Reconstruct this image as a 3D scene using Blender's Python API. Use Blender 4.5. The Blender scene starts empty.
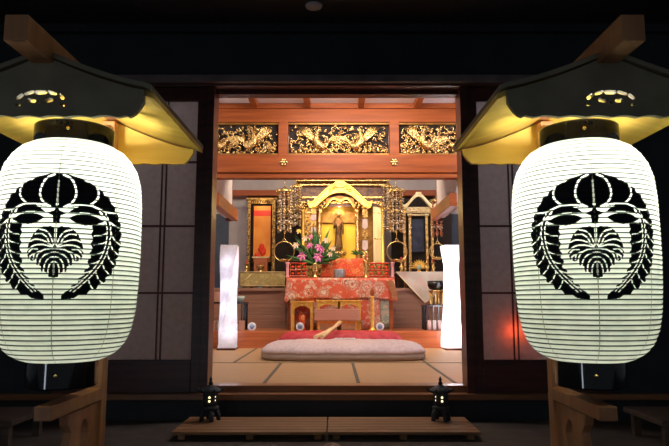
import bpy, bmesh, math, random
import numpy as np
from mathutils import Vector, Matrix
random.seed(7)
PI = math.pi
S = bpy.context.scene
COL = S.collection
F = 610.0; H = 0.81; TH = math.atan(77.0/610.0)
CT, ST = math.cos(TH), math.sin(TH)

def P(px, py, Y):
    """point of the place at depth Y (m) seen at photo pixel px, py"""
    a = px-334.5; b = 223-py
    yc = F*CT - b*ST; zc = F*ST + b*CT
    s = Y/yc
    return Vector((a*s, Y, H+zc*s))

# ------------------------------------------------------------ materials
def nodes(name):
    m = bpy.data.materials.new(name); m.use_nodes = True
    return m, m.node_tree, m.node_tree.nodes['Principled BSDF']

def ramp_mat(name, c1, c2, rough=.5, metal=0, scale=(8,8,8), detail=3, bump=0, bscale=None, spec=.5, lo=.35, hi=.65, coat=0, emis=None):
    m, nt, b = nodes(name)
    tc = nt.nodes.new('ShaderNodeTexCoord'); mp = nt.nodes.new('ShaderNodeMapping')
    mp.inputs['Scale'].default_value = scale
    nz = nt.nodes.new('ShaderNodeTexNoise'); nz.inputs['Scale'].default_value = 1; nz.inputs['Detail'].default_value = detail
    cr = nt.nodes.new('ShaderNodeValToRGB')
    cr.color_ramp.elements[0].position = lo; cr.color_ramp.elements[1].position = hi
    cr.color_ramp.elements[0].color = (*c1, 1); cr.color_ramp.elements[1].color = (*c2, 1)
    L = nt.links.new
    L(tc.outputs['Object'], mp.inputs['Vector']); L(mp.outputs['Vector'], nz.inputs['Vector'])
    L(nz.outputs['Fac'], cr.inputs['Fac']); L(cr.outputs['Color'], b.inputs['Base Color'])
    b.inputs['Roughness'].default_value = rough; b.inputs['Metallic'].default_value = metal
    b.inputs['Specular IOR Level'].default_value = spec
    b.inputs['Coat Weight'].default_value = coat
    if emis:
        b.inputs['Emission Color'].default_value = (*emis[0], 1); b.inputs['Emission Strength'].default_value = emis[1]
    if bump:
        bp = nt.nodes.new('ShaderNodeBump'); bp.inputs['Strength'].default_value = bump; bp.inputs['Distance'].default_value = .01
        n2 = nt.nodes.new('ShaderNodeTexNoise'); n2.inputs['Scale'].default_value = bscale or 60
        L(tc.outputs['Object'], n2.inputs['Vector']); L(n2.outputs['Fac'], bp.inputs['Height']); L(bp.outputs['Normal'], b.inputs['Normal'])
    return m

def brocade(name, ground, cols, scale=14, rough=.55, metal=.1):
    """woven cloth: rosettes of several colours on a ground"""
    m, nt, b = nodes(name); L = nt.links.new
    tc = nt.nodes.new('ShaderNodeTexCoord')
    v = nt.nodes.new('ShaderNodeTexVoronoi'); v.inputs['Scale'].default_value = scale
    L(tc.outputs['Object'], v.inputs['Vector'])
    rings = nt.nodes.new('ShaderNodeMath'); rings.operation = 'MULTIPLY'; rings.inputs[1].default_value = 26
    sn = nt.nodes.new('ShaderNodeMath'); sn.operation = 'SINE'
    L(v.outputs['Distance'], rings.inputs[0]); L(rings.outputs[0], sn.inputs[0])
    v2 = nt.nodes.new('ShaderNodeTexVoronoi'); v2.inputs['Scale'].default_value = scale*5
    L(tc.outputs['Object'], v2.inputs['Vector'])
    ad = nt.nodes.new('ShaderNodeMath'); ad.operation = 'MULTIPLY_ADD'; ad.inputs[1].default_value = 1.3
    L(v2.outputs['Distance'], ad.inputs[0]); L(sn.outputs[0], ad.inputs[2])
    cr = nt.nodes.new('ShaderNodeValToRGB'); cr.color_ramp.interpolation = 'CONSTANT'
    E = cr.color_ramp.elements
    E[0].position = 0; E[0].color = (*cols[1], 1); E[1].position = .10; E[1].color = (*ground, 1)
    for q, c_ in ((.26, cols[0]), (.36, ground), (.50, cols[1]), (.60, cols[0]), (.72, cols[2]), (.84, cols[-1])):
        e = E.new(q); e.color = (*c_, 1)
    mr = nt.nodes.new('ShaderNodeMapRange'); mr.inputs['From Min'].default_value = -1; mr.inputs['From Max'].default_value = 1.9
    L(ad.outputs[0], mr.inputs['Value']); L(mr.outputs[0], cr.inputs['Fac'])
    # plain ground between rosettes
    lt = nt.nodes.new('ShaderNodeMath'); lt.operation = 'LESS_THAN'; lt.inputs[1].default_value = .5
    L(v.outputs['Distance'], lt.inputs[0])
    nz = nt.nodes.new('ShaderNodeTexNoise'); nz.inputs['Scale'].default_value = scale*4
    L(tc.outputs['Object'], nz.inputs['Vector'])
    g = nt.nodes.new('ShaderNodeValToRGB'); g.color_ramp.elements[0].position = .55; g.color_ramp.elements[1].position = .66
    g.color_ramp.elements[0].color = (*ground, 1); g.color_ramp.elements[1].color = (*cols[0], 1)
    L(nz.outputs['Fac'], g.inputs['Fac'])
    mx = nt.nodes.new('ShaderNodeMix'); mx.data_type = 'RGBA'
    L(lt.outputs[0], mx.inputs[0]); L(g.outputs[0], mx.inputs[6]); L(cr.outputs[0], mx.inputs[7])
    L(mx.outputs[2], b.inputs['Base Color'])
    b.inputs['Roughness'].default_value = rough; b.inputs['Metallic'].default_value = metal
    return m

def paper_mat(name, col, trans=.5):
    m, nt, b = nodes(name); L = nt.links.new
    out = nt.nodes['Material Output']; nt.nodes.remove(b)
    d = nt.nodes.new('ShaderNodeBsdfDiffuse'); t = nt.nodes.new('ShaderNodeBsdfTranslucent'); mx = nt.nodes.new('ShaderNodeMixShader')
    nz = nt.nodes.new('ShaderNodeTexNoise'); nz.inputs['Scale'].default_value = 25; nz.inputs['Detail'].default_value = 5
    cr = nt.nodes.new('ShaderNodeValToRGB')
    cr.color_ramp.elements[0].color = (*[c*.86 for c in col], 1); cr.color_ramp.elements[1].color = (*col, 1)
    cr.color_ramp.elements[0].position = .3; cr.color_ramp.elements[1].position = .6
    tc = nt.nodes.new('ShaderNodeTexCoord'); L(tc.outputs['Object'], nz.inputs['Vector']); L(nz.outputs['Fac'], cr.inputs['Fac'])
    L(cr.outputs[0], d.inputs[0]); L(cr.outputs[0], t.inputs[0]); mx.inputs[0].default_value = trans
    L(d.outputs[0], mx.inputs[1]); L(t.outputs[0], mx.inputs[2]); L(mx.outputs[0], out.inputs['Surface'])
    return m

def glow(name, col, s):
    m, nt, b = nodes(name)
    b.inputs['Base Color'].default_value = (*col, 1)
    b.inputs['Emission Color'].default_value = (*col, 1); b.inputs['Emission Strength'].default_value = s
    return m

GOLD = ramp_mat('gold_leaf', (.42,.22,.06), (1,.74,.34), .24, .9, (40,40,40), bump=.5, bscale=110)
GOLDR = ramp_mat('carved_gold', (.55,.30,.08), (1,.76,.34), .24, .9, (60,60,60), bump=.9, bscale=90)
GOLDB = ramp_mat('bright_gold', (.85,.46,.06), (1,.68,.17), .34, .6, (30,30,30), bump=.15, bscale=60)
BRASS = ramp_mat('brass', (.62,.42,.14), (.9,.68,.3), .25, .9, (50,50,50))
PALEG = ramp_mat('pale_gold', (.85,.68,.34), (.95,.82,.5), .4, .35, (20,20,3))
DGOLD = ramp_mat('dark_gold', (.12,.06,.02), (.6,.36,.1), .4, .6, (35,35,35), lo=.4, hi=.6)
REDW = ramp_mat('orange_wood', (.25,.056,.012), (.36,.088,.020), .45, 0, (2,30,30), spec=.3)
STEPW = ramp_mat('step_wood', (.40,.10,.035), (.56,.17,.06), .3, 0, (2,20,40), coat=.3)
BROWNW = ramp_mat('brown_panel_wood', (.27,.14,.09), (.37,.21,.14), .5, 0, (2,20,30))
DARKW = ramp_mat('dark_lacquered_wood', (.06,.013,.009), (.10,.024,.015), .35, 0, (3,3,25))
SILLW = ramp_mat('sill_wood', (.26,.11,.045), (.36,.16,.07), .28, 0, (2,40,40))
BENCHW = ramp_mat('bench_wood', (.26,.125,.05), (.40,.21,.09), .55, 0, (2,40,20), bump=.1)
STANDW = ramp_mat('stand_wood', (.40,.17,.07), (.55,.26,.11), .55, 0, (25,25,3), bump=.1)
DSTAND = ramp_mat('weathered_roof_wood', (.20,.17,.11), (.28,.24,.15), .6, 0, (10,10,10))
YELW = ramp_mat('pale_roof_wood', (.74,.48,.08), (.86,.60,.13), .5, 0, (3,20,20))
NAVY = ramp_mat('dark_blue_wall', (.016,.020,.026), (.022,.027,.033), .6, 0, (4,4,4), bump=.1)
SOFFIT = ramp_mat('soffit_board', (.018,.017,.018), (.026,.024,.024), .6, 0, (2,20,2))
GROUND = ramp_mat('concrete', (.075,.058,.045), (.12,.095,.075), .8, 0, (6,6,6), detail=6, bump=.2)
PLASTER = ramp_mat('white_plaster', (.50,.46,.47), (.58,.53,.54), .8, 0, (5,5,5))
TATAMI = ramp_mat('tatami_straw', (.44,.26,.115), (.54,.33,.16), .55, 0, (3,160,3), bump=.1, bscale=150)
TEDGE = ramp_mat('tatami_border', (.09,.08,.06), (.15,.13,.09), .7, 0, (40,40,40))
BLACK = ramp_mat('black_lacquer', (.006,.006,.008), (.012,.012,.014), .2, 0, (5,5,5))
INK = ramp_mat('crest_ink', (.004,.005,.009), (.007,.009,.014), .6, 0, (30,30,30), spec=.2)
IRON = ramp_mat('cast_iron', (.035,.04,.05), (.06,.068,.08), .6, .3, (40,40,40), bump=.5, bscale=120)
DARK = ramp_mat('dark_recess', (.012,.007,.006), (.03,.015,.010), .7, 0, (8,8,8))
WHITEP = paper_mat('white_lamp_paper', (.86,.84,.90), .35)
LANT = paper_mat('lantern_paper', (.80,.82,.70), .42)
LRIB = paper_mat('lantern_rib', (.07,.085,.07), .42)
SHOJI = paper_mat('frosted_pane', (.60,.57,.58), .5)
CUSH = ramp_mat('lavender_silk', (.60,.46,.46), (.72,.58,.58), .55, 0, (30,30,30), bump=.3, bscale=20)
CUSHS = ramp_mat('cushion_side', (.40,.32,.26), (.48,.39,.33), .7, 0, (8,8,40))
CRIM = ramp_mat('crimson_cloth', (.42,.02,.035), (.58,.045,.06), .6, 0, (12,12,12), bump=.2)
ORBRO = brocade('orange_brocade', (.58,.10,.05), [(.62,.48,.38),(.07,.07,.10),(.50,.14,.08),(.85,.30,.12),(.62,.50,.42)], 5.2)
REDBRO = brocade('red_brocade', (.72,.07,.03), [(.75,.28,.06),(.45,.03,.02),(.8,.16,.06),(.9,.5,.2)], 12)
GOLDBRO = brocade('gold_brocade', (.42,.32,.12), [(.62,.5,.2),(.25,.2,.06),(.5,.42,.2),(.7,.6,.3)], 14, metal=.3)
WHITEBRO = brocade('white_brocade', (.74,.72,.66), [(.75,.62,.58),(.6,.62,.6),(.76,.74,.70),(.85,.6,.5)], 9)
GREENBRO = brocade('green_brocade', (.22,.28,.22), [(.5,.5,.4),(.06,.1,.1),(.35,.38,.3),(.6,.3,.2)], 12)
PINKBOX = ramp_mat('pink_figured_paper', (.50,.26,.18), (.56,.31,.22), .5, 0, (60,60,60))
SCROLL = ramp_mat('orange_silk', (.85,.26,.02), (.95,.36,.04), .5, 0, (6,6,6))
SREDM = ramp_mat('red_silk', (.8,.04,.015), (.9,.07,.02), .5, 0, (8,8,8))
SILVER = ramp_mat('blue_grey_glaze', (.35,.42,.52), (.5,.56,.64), .3, .5, (9,9,9))
PORC = ramp_mat('white_porcelain', (.75,.78,.82), (.85,.87,.9), .3, 0, (5,5,5))
BLUEP = ramp_mat('blue_glaze', (.12,.2,.42), (.35,.45,.65), .3, 0, (60,60,60))
CELADON = ramp_mat('celadon', (.38,.52,.46), (.55,.66,.6), .25, 0, (9,9,9))
LEAF = ramp_mat('green_leaf', (.02,.08,.022), (.07,.20,.05), .45, 0, (30,30,30))
PINK = ramp_mat('magenta_petal', (.55,.06,.36), (.82,.34,.68), .5, 0, (40,40,40))
PALEP = ramp_mat('pale_petal', (.80,.60,.50), (.9,.76,.68), .5, 0, (40,40,40))
YPET = ramp_mat('yellow_petal', (.85,.6,.12), (.95,.75,.3), .5, 0, (40,40,40))
MAUVE = ramp_mat('mauve_offering', (.62,.2,.25), (.75,.38,.42), .5, 0, (10,10,60))
STATUE = ramp_mat('old_gilt', (.10,.045,.02), (.26,.13,.05), .4, .6, (50,50,50))
YELLOW = ramp_mat('yellow_gilt_panel', (.95,.62,.04), (1,.72,.08), .5, .15, (8,8,8))
BROWNI = ramp_mat('brown_gilt', (.22,.10,.02), (.42,.20,.04), .4, .5, (14,14,14))
BLUED = ramp_mat('indigo_cloth', (.02,.03,.07), (.045,.06,.12), .5, 0, (10,10,10))
PALEWOOD = ramp_mat('pale_wood', (.72,.46,.22), (.82,.56,.3), .5, 0, (40,4,40))
DGLASS = ramp_mat('dark_blue_glass', (.05,.075,.11), (.08,.11,.16), .15, 0, (3,3,3))
CEILM = ramp_mat('pale_ceiling_board', (.66,.62,.68), (.72,.68,.74), .8, 0, (3,3,3))
STONE = ramp_mat('pinkish_stone', (.35,.22,.17), (.45,.3,.24), .8, 0, (20,20,20), bump=.3)
GLINT = glow('warm_flame', (1,.86,.45), 1.6)
REDG = glow('red_lamp', (1,.09,.015), 150)

# ------------------------------------------------------------ helpers
def obj(name, bm, m, parent=None, smooth=False, mod=None, loc=None):
    me = bpy.data.meshes.new(name); bmesh.ops.recalc_face_normals(bm, faces=bm.faces[:]) if not getattr(bm, 'norecalc', False) else None
    if smooth:
        for f in bm.faces: f.smooth = True
    bm.to_mesh(me); bm.free()
    o = bpy.data.objects.new(name, me); COL.objects.link(o)
    for mm in (m if isinstance(m, (list, tuple)) else [m]): me.materials.append(mm)
    if parent is not None:
        o.parent = parent
        o.matrix_parent_inverse = Matrix.Translation(-parent.location)
        if parent.parent is not None: o.matrix_parent_inverse = Matrix.Identity(4); o.matrix_parent_inverse = (Matrix.Translation(parent.parent.location) @ parent.matrix_parent_inverse).inverted()
    return o

def tag(o, label=None, cat=None, group=None, kind=None):
    if label: o['label'] = label
    if cat: o['category'] = cat
    if group: o['group'] = group
    if kind: o['kind'] = kind
    return o

def thing(name, label, cat, loc=(0,0,0), group=None):
    o = bpy.data.objects.new(name, None); COL.objects.link(o); o.location = loc; o.empty_display_size = .05
    return tag(o, label, cat, group)

def struct(name, bm, m, **k):
    return tag(obj(name, bm, m, **k), kind='structure')

def dup(root, d, label):
    def cp(o, par):
        c = o.copy(); COL.objects.link(c)
        if par is not None: c.parent = par
        for k in list(o.children): cp(k, c)
        return c
    r = cp(root, None); r.location = Vector(root.location)+Vector(d); r['label'] = label
    return r

def B(): return bmesh.new()

def bx(bm, x0, x1, y0, y1, z0, z1, bev=0, mat=None, mi=0):
    v = [bm.verts.new(p) for p in ((x0,y0,z0),(x1,y0,z0),(x1,y1,z0),(x0,y1,z0),(x0,y0,z1),(x1,y0,z1),(x1,y1,z1),(x0,y1,z1))]
    if mat is not None:
        for q in v: q.co = mat @ q.co
    fs = [bm.faces.new([v[i] for i in f]) for f in ((3,2,1,0),(4,5,6,7),(0,1,5,4),(1,2,6,5),(2,3,7,6),(3,0,4,7))]
    for f in fs: f.material_index = mi
    if bev:
        es = list({e for f in fs for e in f.edges})
        bmesh.ops.bevel(bm, geom=es, offset=bev, segments=2, profile=.5, affect='EDGES')
    return bm

def pb(bm, px0, px1, py0, py1, Y0, Y1, bev=0, mi=0):
    """box whose front face at depth Y0 covers this part of the photograph"""
    pm = (py0+py1)/2
    return bx(bm, P(px0,pm,Y0).x, P(px1,pm,Y0).x, Y0, Y1, P(334,py1,Y0).z, P(334,py0,Y0).z, bev, mi=mi)

def lathe(bm, c, prof, n=20, cap=True, mi=0, sx=1, sy=1):
    c = Vector(c); rings = []
    for r, z in prof:
        rings.append([bm.verts.new((c.x+sx*r*math.cos(2*PI*i/n), c.y+sy*r*math.sin(2*PI*i/n), c.z+z)) for i in range(n)])
    for a, b in zip(rings, rings[1:]):
        for i in range(n):
            f = bm.faces.new((a[i], a[(i+1)%n], b[(i+1)%n], b[i])); f.material_index = mi; f.smooth = True
    if cap:
        for r, q in ((rings[0], 0), (rings[-1], 1)):
            f = bm.faces.new(r if q else r[::-1]); f.material_index = mi
    return bm

def tube(bm, pts, rad, n=8, mi=0, flat=1.0):
    pts = [Vector(p) for p in pts]; rs = rad if isinstance(rad, (list, tuple)) else [rad]*len(pts)
    rings = []; up = None
    for i, p in enumerate(pts):
        t = (pts[min(i+1, len(pts)-1)]-pts[max(i-1, 0)]).normalized()
        if up is None:
            up = Vector((0,0,1)) if abs(t.z) < .9 else Vector((0,1,0))
        a = t.cross(up).normalized(); b = a.cross(t).normalized(); up = b
        rings.append([bm.verts.new(p+(a*math.cos(2*PI*k/n)+b*math.sin(2*PI*k/n)*flat)*rs[i]) for k in range(n)])
    for a, b in zip(rings, rings[1:]):
        for k in range(n):
            f = bm.faces.new((a[k], a[(k+1)%n], b[(k+1)%n], b[k])); f.smooth = True; f.material_index = mi
    for r in (rings[0][::-1], rings[-1]):
        f = bm.faces.new(r); f.material_index = mi
    return bm

def torus(bm, c, R, r, axis='y', n=32, m=8, mi=0):
    c = Vector(c); rings = []
    for i in range(n):
        a = 2*PI*i/n; ring = []
        for k in range(m):
            b = 2*PI*k/m; rr = R+r*math.cos(b); h = r*math.sin(b)
            v = {'y': (rr*math.cos(a), h, rr*math.sin(a)), 'z': (rr*math.cos(a), rr*math.sin(a), h), 'x': (h, rr*math.cos(a), rr*math.sin(a))}[axis]
            ring.append(bm.verts.new(c+Vector(v)))
        rings.append(ring)
    for i in range(n):
        a, b = rings[i], rings[(i+1)%n]
        for k in range(m):
            f = bm.faces.new((a[k], a[(k+1)%m], b[(k+1)%m], b[k])); f.smooth = True; f.material_index = mi
    return bm

def prism(bm, pts, y0, y1, mi=0):
    """outline in x,z pushed through y0..y1"""
    a = [bm.verts.new((x, y0, z)) for x, z in pts]; b = [bm.verts.new((x, y1, z)) for x, z in pts]
    n = len(pts)
    f = bm.faces.new(a); f.material_index = mi; f = bm.faces.new(b[::-1]); f.material_index = mi
    for i in range(n):
        f = bm.faces.new((a[i], b[i], b[(i+1)%n], a[(i+1)%n])); f.material_index = mi
    return bm

def strip(bm, top, bot, y0, y1, mi=0):
    """band between two x,z polylines of equal length, y0..y1 thick"""
    n = len(top)
    g = [[bm.verts.new((x, y, z)) for x, z in l] for y in (y0, y1) for l in (top, bot)]
    tf, bf, tb, bb = g
    for i in range(n-1):
        for q in ((tf[i],tf[i+1],bf[i+1],bf[i]), (tb[i+1],tb[i],bb[i],bb[i+1]), (tf[i+1],tf[i],tb[i],tb[i+1]), (bf[i],bf[i+1],bb[i+1],bb[i])):
            f = bm.faces.new(q); f.material_index = mi
    for i in (0, -1):
        f = bm.faces.new((tf[i],bf[i],bb[i],tb[i])); f.material_index = mi
    return bm

def sph(bm, c, r, n=8, sx=1, sy=1, sz=1, mi=0):
    m = Matrix.Translation(c) @ Matrix.Diagonal((sx*r, sy*r, sz*r, 1))
    res = bmesh.ops.create_uvsphere(bm, u_segments=n, v_segments=max(5, n*2//3), radius=1, matrix=m)
    for v in res['verts']:
        for f in v.link_faces: f.smooth = True; f.material_index = mi
    return bm

# ============================================================ THE SETTING
YW = 4.30                       # sliding-door wall
FZ = P(334, 386, YW).z          # tatami level
TATB = 7.62                     # step front
YR = 5.80                       # carved transom
CEIL = P(334, 104, YR).z

struct('ground', bx(B(), -6, 6, -1.5, YW+.1, -.06, 0), GROUND)
struct('foundation_wall', bx(B(), -6, 6, YW-.02, YW+.14, 0, FZ-.085), NAVY)
struct('trim_sill', bx(bx(B(), -6, 6, YW-.07, YW+.02, FZ-.085, FZ-.045, .004), P(214,380,YW).x-.3, P(460,380,YW).x+.3, YW+.02, YW+.14, FZ-.085, FZ-.0, .003), SILLW)
# upper wall, soffit
ztop = P(334, 88, YW).z; zs = P(334, 28, YW).z
struct('wall_front', bx(B(), -6, 6, YW-.02, YW+.14, ztop+.035, zs+.1), NAVY)
bm = bx(B(), -6, 6, -1.5, YW-.02, zs, zs+.05)
struct('ceiling_eave', bm, SOFFIT)
for i, px in enumerate((150, 222, 337, 452, 520)):
    x = P(px, 28, YW).x
    struct('trim_%d' % (i+1), bx(B(), x-.008, x+.008, -.5, YW-.02, zs-.006, zs), NAVY)
struct('trim_lintel', bx(B(), -6, 6, YW-.05, YW+.14, ztop-.0, ztop+.05, .004), DARKW)
struct('trim_upper', bx(B(), -6, 6, YW-.08, YW-.02, zs-.06, zs, .004), NAVY)
struct('trim_lintel_cap', bx(B(), -2.2, 2.2, YW-.09, YW-.05, P(334,86,YW).z, P(334,79,YW).z, .003), ramp_mat('grey_lintel', (.17,.13,.13), (.22,.17,.17), .6))
# posts beside opening
xl, xr = P(212, 230, YW).x, P(462.5, 230, YW).x
for s, x in ((-1, xl), (1, xr)):
    struct('trim_post', bx(B(), min(x, x+s*.055), max(x, x+s*.055), YW-.03, YW+.14, FZ-.045, ztop, .003), DARKW)
struct('trim_groove', bx(B(), xl, xr, YW+.05, YW+.14, ztop-.03, ztop, .002), DARKW)

def door(idx, xa, xb, muntins):
    """sliding lattice door: wood frame, frosted panes, lattice bars"""
    z0, z1 = FZ-.045, ztop
    zb = P(334, 360, YW).z; zt = P(334, 101, YW).z
    b = B(); st = .07
    bx(b, xa, xa+st, YW, YW+.04, z0, z1, .003); bx(b, xb-st, xb, YW, YW+.04, z0, z1, .003)
    bx(b, xa+st, xb-st, YW, YW+.04, z0, zb, .003); bx(b, xa+st, xb-st, YW, YW+.04, zt, z1, .003)
    d = struct('door_%d' % idx, b, DARKW)
    zz = [P(334, y, YW).z for y in (162, 226, 293)]
    hb = B()
    obj('frosted_pane', bx(B(), xa+st, xb-st, YW+.018, YW+.022, zb, zt), SHOJI, d)
    for z in zz: obj('lattice_bar', bx(B(), xa+st, xb-st, YW+.003, YW+.017, z-.007, z+.007), DARKW, d)
    for x in muntins:
        for s in (-.015, .015): obj('lattice_bar', bx(B(), x+s-.004, x+s+.004, YW, YW+.018, zb, zt), DARKW, d)
xe = P(200, 230, YW).x
door(1, P(60, 230, YW).x, xl-.055, [P(162, 230, YW).x, P(112, 230, YW).x-.12])
door(2, xr+.055, P(605, 230, YW).x, [P(512.5, 230, YW).x, P(558, 230, YW).x+.12])
struct('wall_left_outer', bx(B(), -6, P(60,230,YW).x, YW-.01, YW+.1, FZ-.045, ztop), NAVY)
struct('wall_right_outer', bx(B(), P(605,230,YW).x, 6, YW-.01, YW+.1, FZ-.045, ztop), NAVY)

# antechamber
X1 = 2.3
b = B(); bx(b, -X1, X1, YW+.14, TATB, FZ-.08, FZ); struct('floor', b, TATAMI)
def seam(p0, p1, w=.022):
    a, c = Vector(p0), Vector(p1); d = (c-a).normalized(); n = Vector((-d.y, d.x, 0))*w
    b = B(); v = [b.verts.new(q) for q in (a-n, c-n, c+n, a+n)]; w2 = [b.verts.new(q+Vector((0,0,.002))) for q in (a-n, c-n, c+n, a+n)]
    b.faces.new(v[::-1]); b.faces.new(w2)
    for i in range(4): b.faces.new((v[i], v[(i+1)%4], w2[(i+1)%4], w2[i]))
    return b
yseam = 5.86
for i, (a, c) in enumerate([((-.50, YW+.15), (-.50-.0, yseam)), ((.17, YW+.15), (.17, yseam)), ((.86, YW+.15), (.86, TATB-.01)), ((-.95, yseam), (-.95, TATB-.01)), ((-X1+.01, yseam), (X1-.01, yseam))]):
    struct('trim_tatami_border', seam((*a, FZ+.0005), (*c, FZ+.0005), .013), TEDGE)
struct('wall_left_room', bx(B(), -X1-.1, -X1, YW+.14, YR+.1, FZ, CEIL), PLASTER)
struct('wall_right_room', bx(B(), X1, X1+.1, YW+.14, YR+.1, FZ, CEIL), PLASTER)
struct('ceiling', bx(B(), -X1-.1, X1+.1, YW+.14, 9.7, CEIL, CEIL+.05), CEILM)
struct('wall_front_inner', bx(B(), -X1-.1, X1+.1, YW+.10, YW+.14, ztop+.05, CEIL), PLASTER)
for px in (204, 253, 307, 361.5, 419, 470):
    x = P(px, 98, 5.6).x
    struct('trim_ceiling_batten', bx(B(), x-.03, x+.03, YW+.15, YR-.06, CEIL-.055, CEIL, .004), REDW)
# transom frame
zA0, zA1 = P(334, 122, YR).z, CEIL
zN0, zN1 = P(334, 178, YR).z, P(334, 155, YR).z
b = bx(B(), -X1, X1, YR, YR+.1, zA0, zA1-.0, .004); bx(b, -X1, X1, YR-.03, YR+.1, zA1-.05, zA1, .004)
struct('trim_upper_beam', b, REDW)
b = bx(B(), -X1, X1, YR-.02, YR+.1, zN0+.05, zN1, .006); bx(b, -X1, X1, YR-.0, YR+.1, zN0, zN0+.05, .004)
nag = struct('trim_lower_beam', b, REDW)
pxs = [(182, 190), (278.5, 288), (389.5, 399), (484, 492)]
for a, c in pxs:
    struct('trim_transom_post', bx(B(), P(a,138,YR).x, P(c,138,YR).x, YR-.01, YR+.1, zN1, zA0, .003), REDW)
for px in (283.5, 394.5):
    c = P(px, 162, YR-.03); b = B()
    lathe(b, (0,0,0), [(.012,-.008),(.018,0),(.012,.008)], 10)
    for k in range(6):
        a = k*PI/3; sph(b, (.026*math.cos(a), .026*math.sin(a), 0), .013, 8, sz=.5)
    for v in b.verts: v.co = Vector((v.co.x, -v.co.z, v.co.y))+c
    o = obj('rosette', b, BRASS, nag, smooth=True)
# slim dark frame rails above and below the carvings
struct('trim_carving_rail', bx(bx(B(), -X1, X1, YR+.02, YR+.08, zN1, zN1+.022, .002), -X1, X1, YR+.02, YR+.08, zA0-.02, zA0, .002), BROWNI)

# side walls of the sanctuary with beam rails
YS = 7.05
for s, nm in ((-1, 'left'), (1, 'right')):
    xw = s*1.20
    struct('wall_'+nm, bx(B(), min(xw, xw+s*.08), max(xw, xw+s*.08), YR+.1, YS, P(334,218,YS).z, CEIL), PLASTER)
    struct('trim_side_rail_'+nm, bx(B(), min(xw-s*.07, xw), max(xw-s*.07, xw), YR+.1, YS+.02, P(334,221,YS).z, P(334,210,YS).z, .004), REDW)
    struct('trim_side_post_'+nm, bx(B(), min(xw, xw+s*.07), max(xw, xw+s*.07), YS-.0, YS+.05, P(334,221,YS).z, CEIL, .003), DARKW)
    struct('wall_bay_'+nm, bx(B(), min(s*2.2, s*2.3), max(s*2.2, s*2.3), YS, 9.6, FZ, CEIL), PLASTER)
YB = 9.5
struct('wall_back', bx(B(), -2.3, 2.3, YB, YB+.1, FZ, CEIL), PLASTER)
b = pb(B(), 200, 480, 190, 195.5, YB-.30, YB)
struct('trim_back_beam', b, REDW)
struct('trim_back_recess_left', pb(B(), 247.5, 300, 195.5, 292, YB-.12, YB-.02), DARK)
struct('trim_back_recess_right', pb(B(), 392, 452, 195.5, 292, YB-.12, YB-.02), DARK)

struct('window_1', pb(B(), 190, 228, 214, 300, YB-.06, YB-.02), DGLASS)
struct('window_2', pb(B(), 447, 480, 214, 300, YB-.06, YB-.02), DGLASS)
# step and dais
ZS = P(334, 331, TATB).z
struct('floor_step', bx(B(), -2.2, 2.2, TATB, 8.42, FZ-.05, ZS, .005), STEPW)
YD = 8.40
ZD = P(334, 288, YD).z
b = bx(B(), -2.2, 2.2, YD+.03, YB, ZS, ZD-.03)
bx(b, -2.2, 2.2, YD-.02, YB, ZD-.04, ZD, .004); bx(b, -2.2, 2.2, YD+.005, YB, ZS, ZS+.17, .003)
for px in (232, 283, 390, 450):
    x = P(px, 310, YD).x; bx(b, x-.03, x+.03, YD, YD+.1, ZS+.0, ZD-.04, .002)
struct('floor_dais', b, BROWNW)

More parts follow.
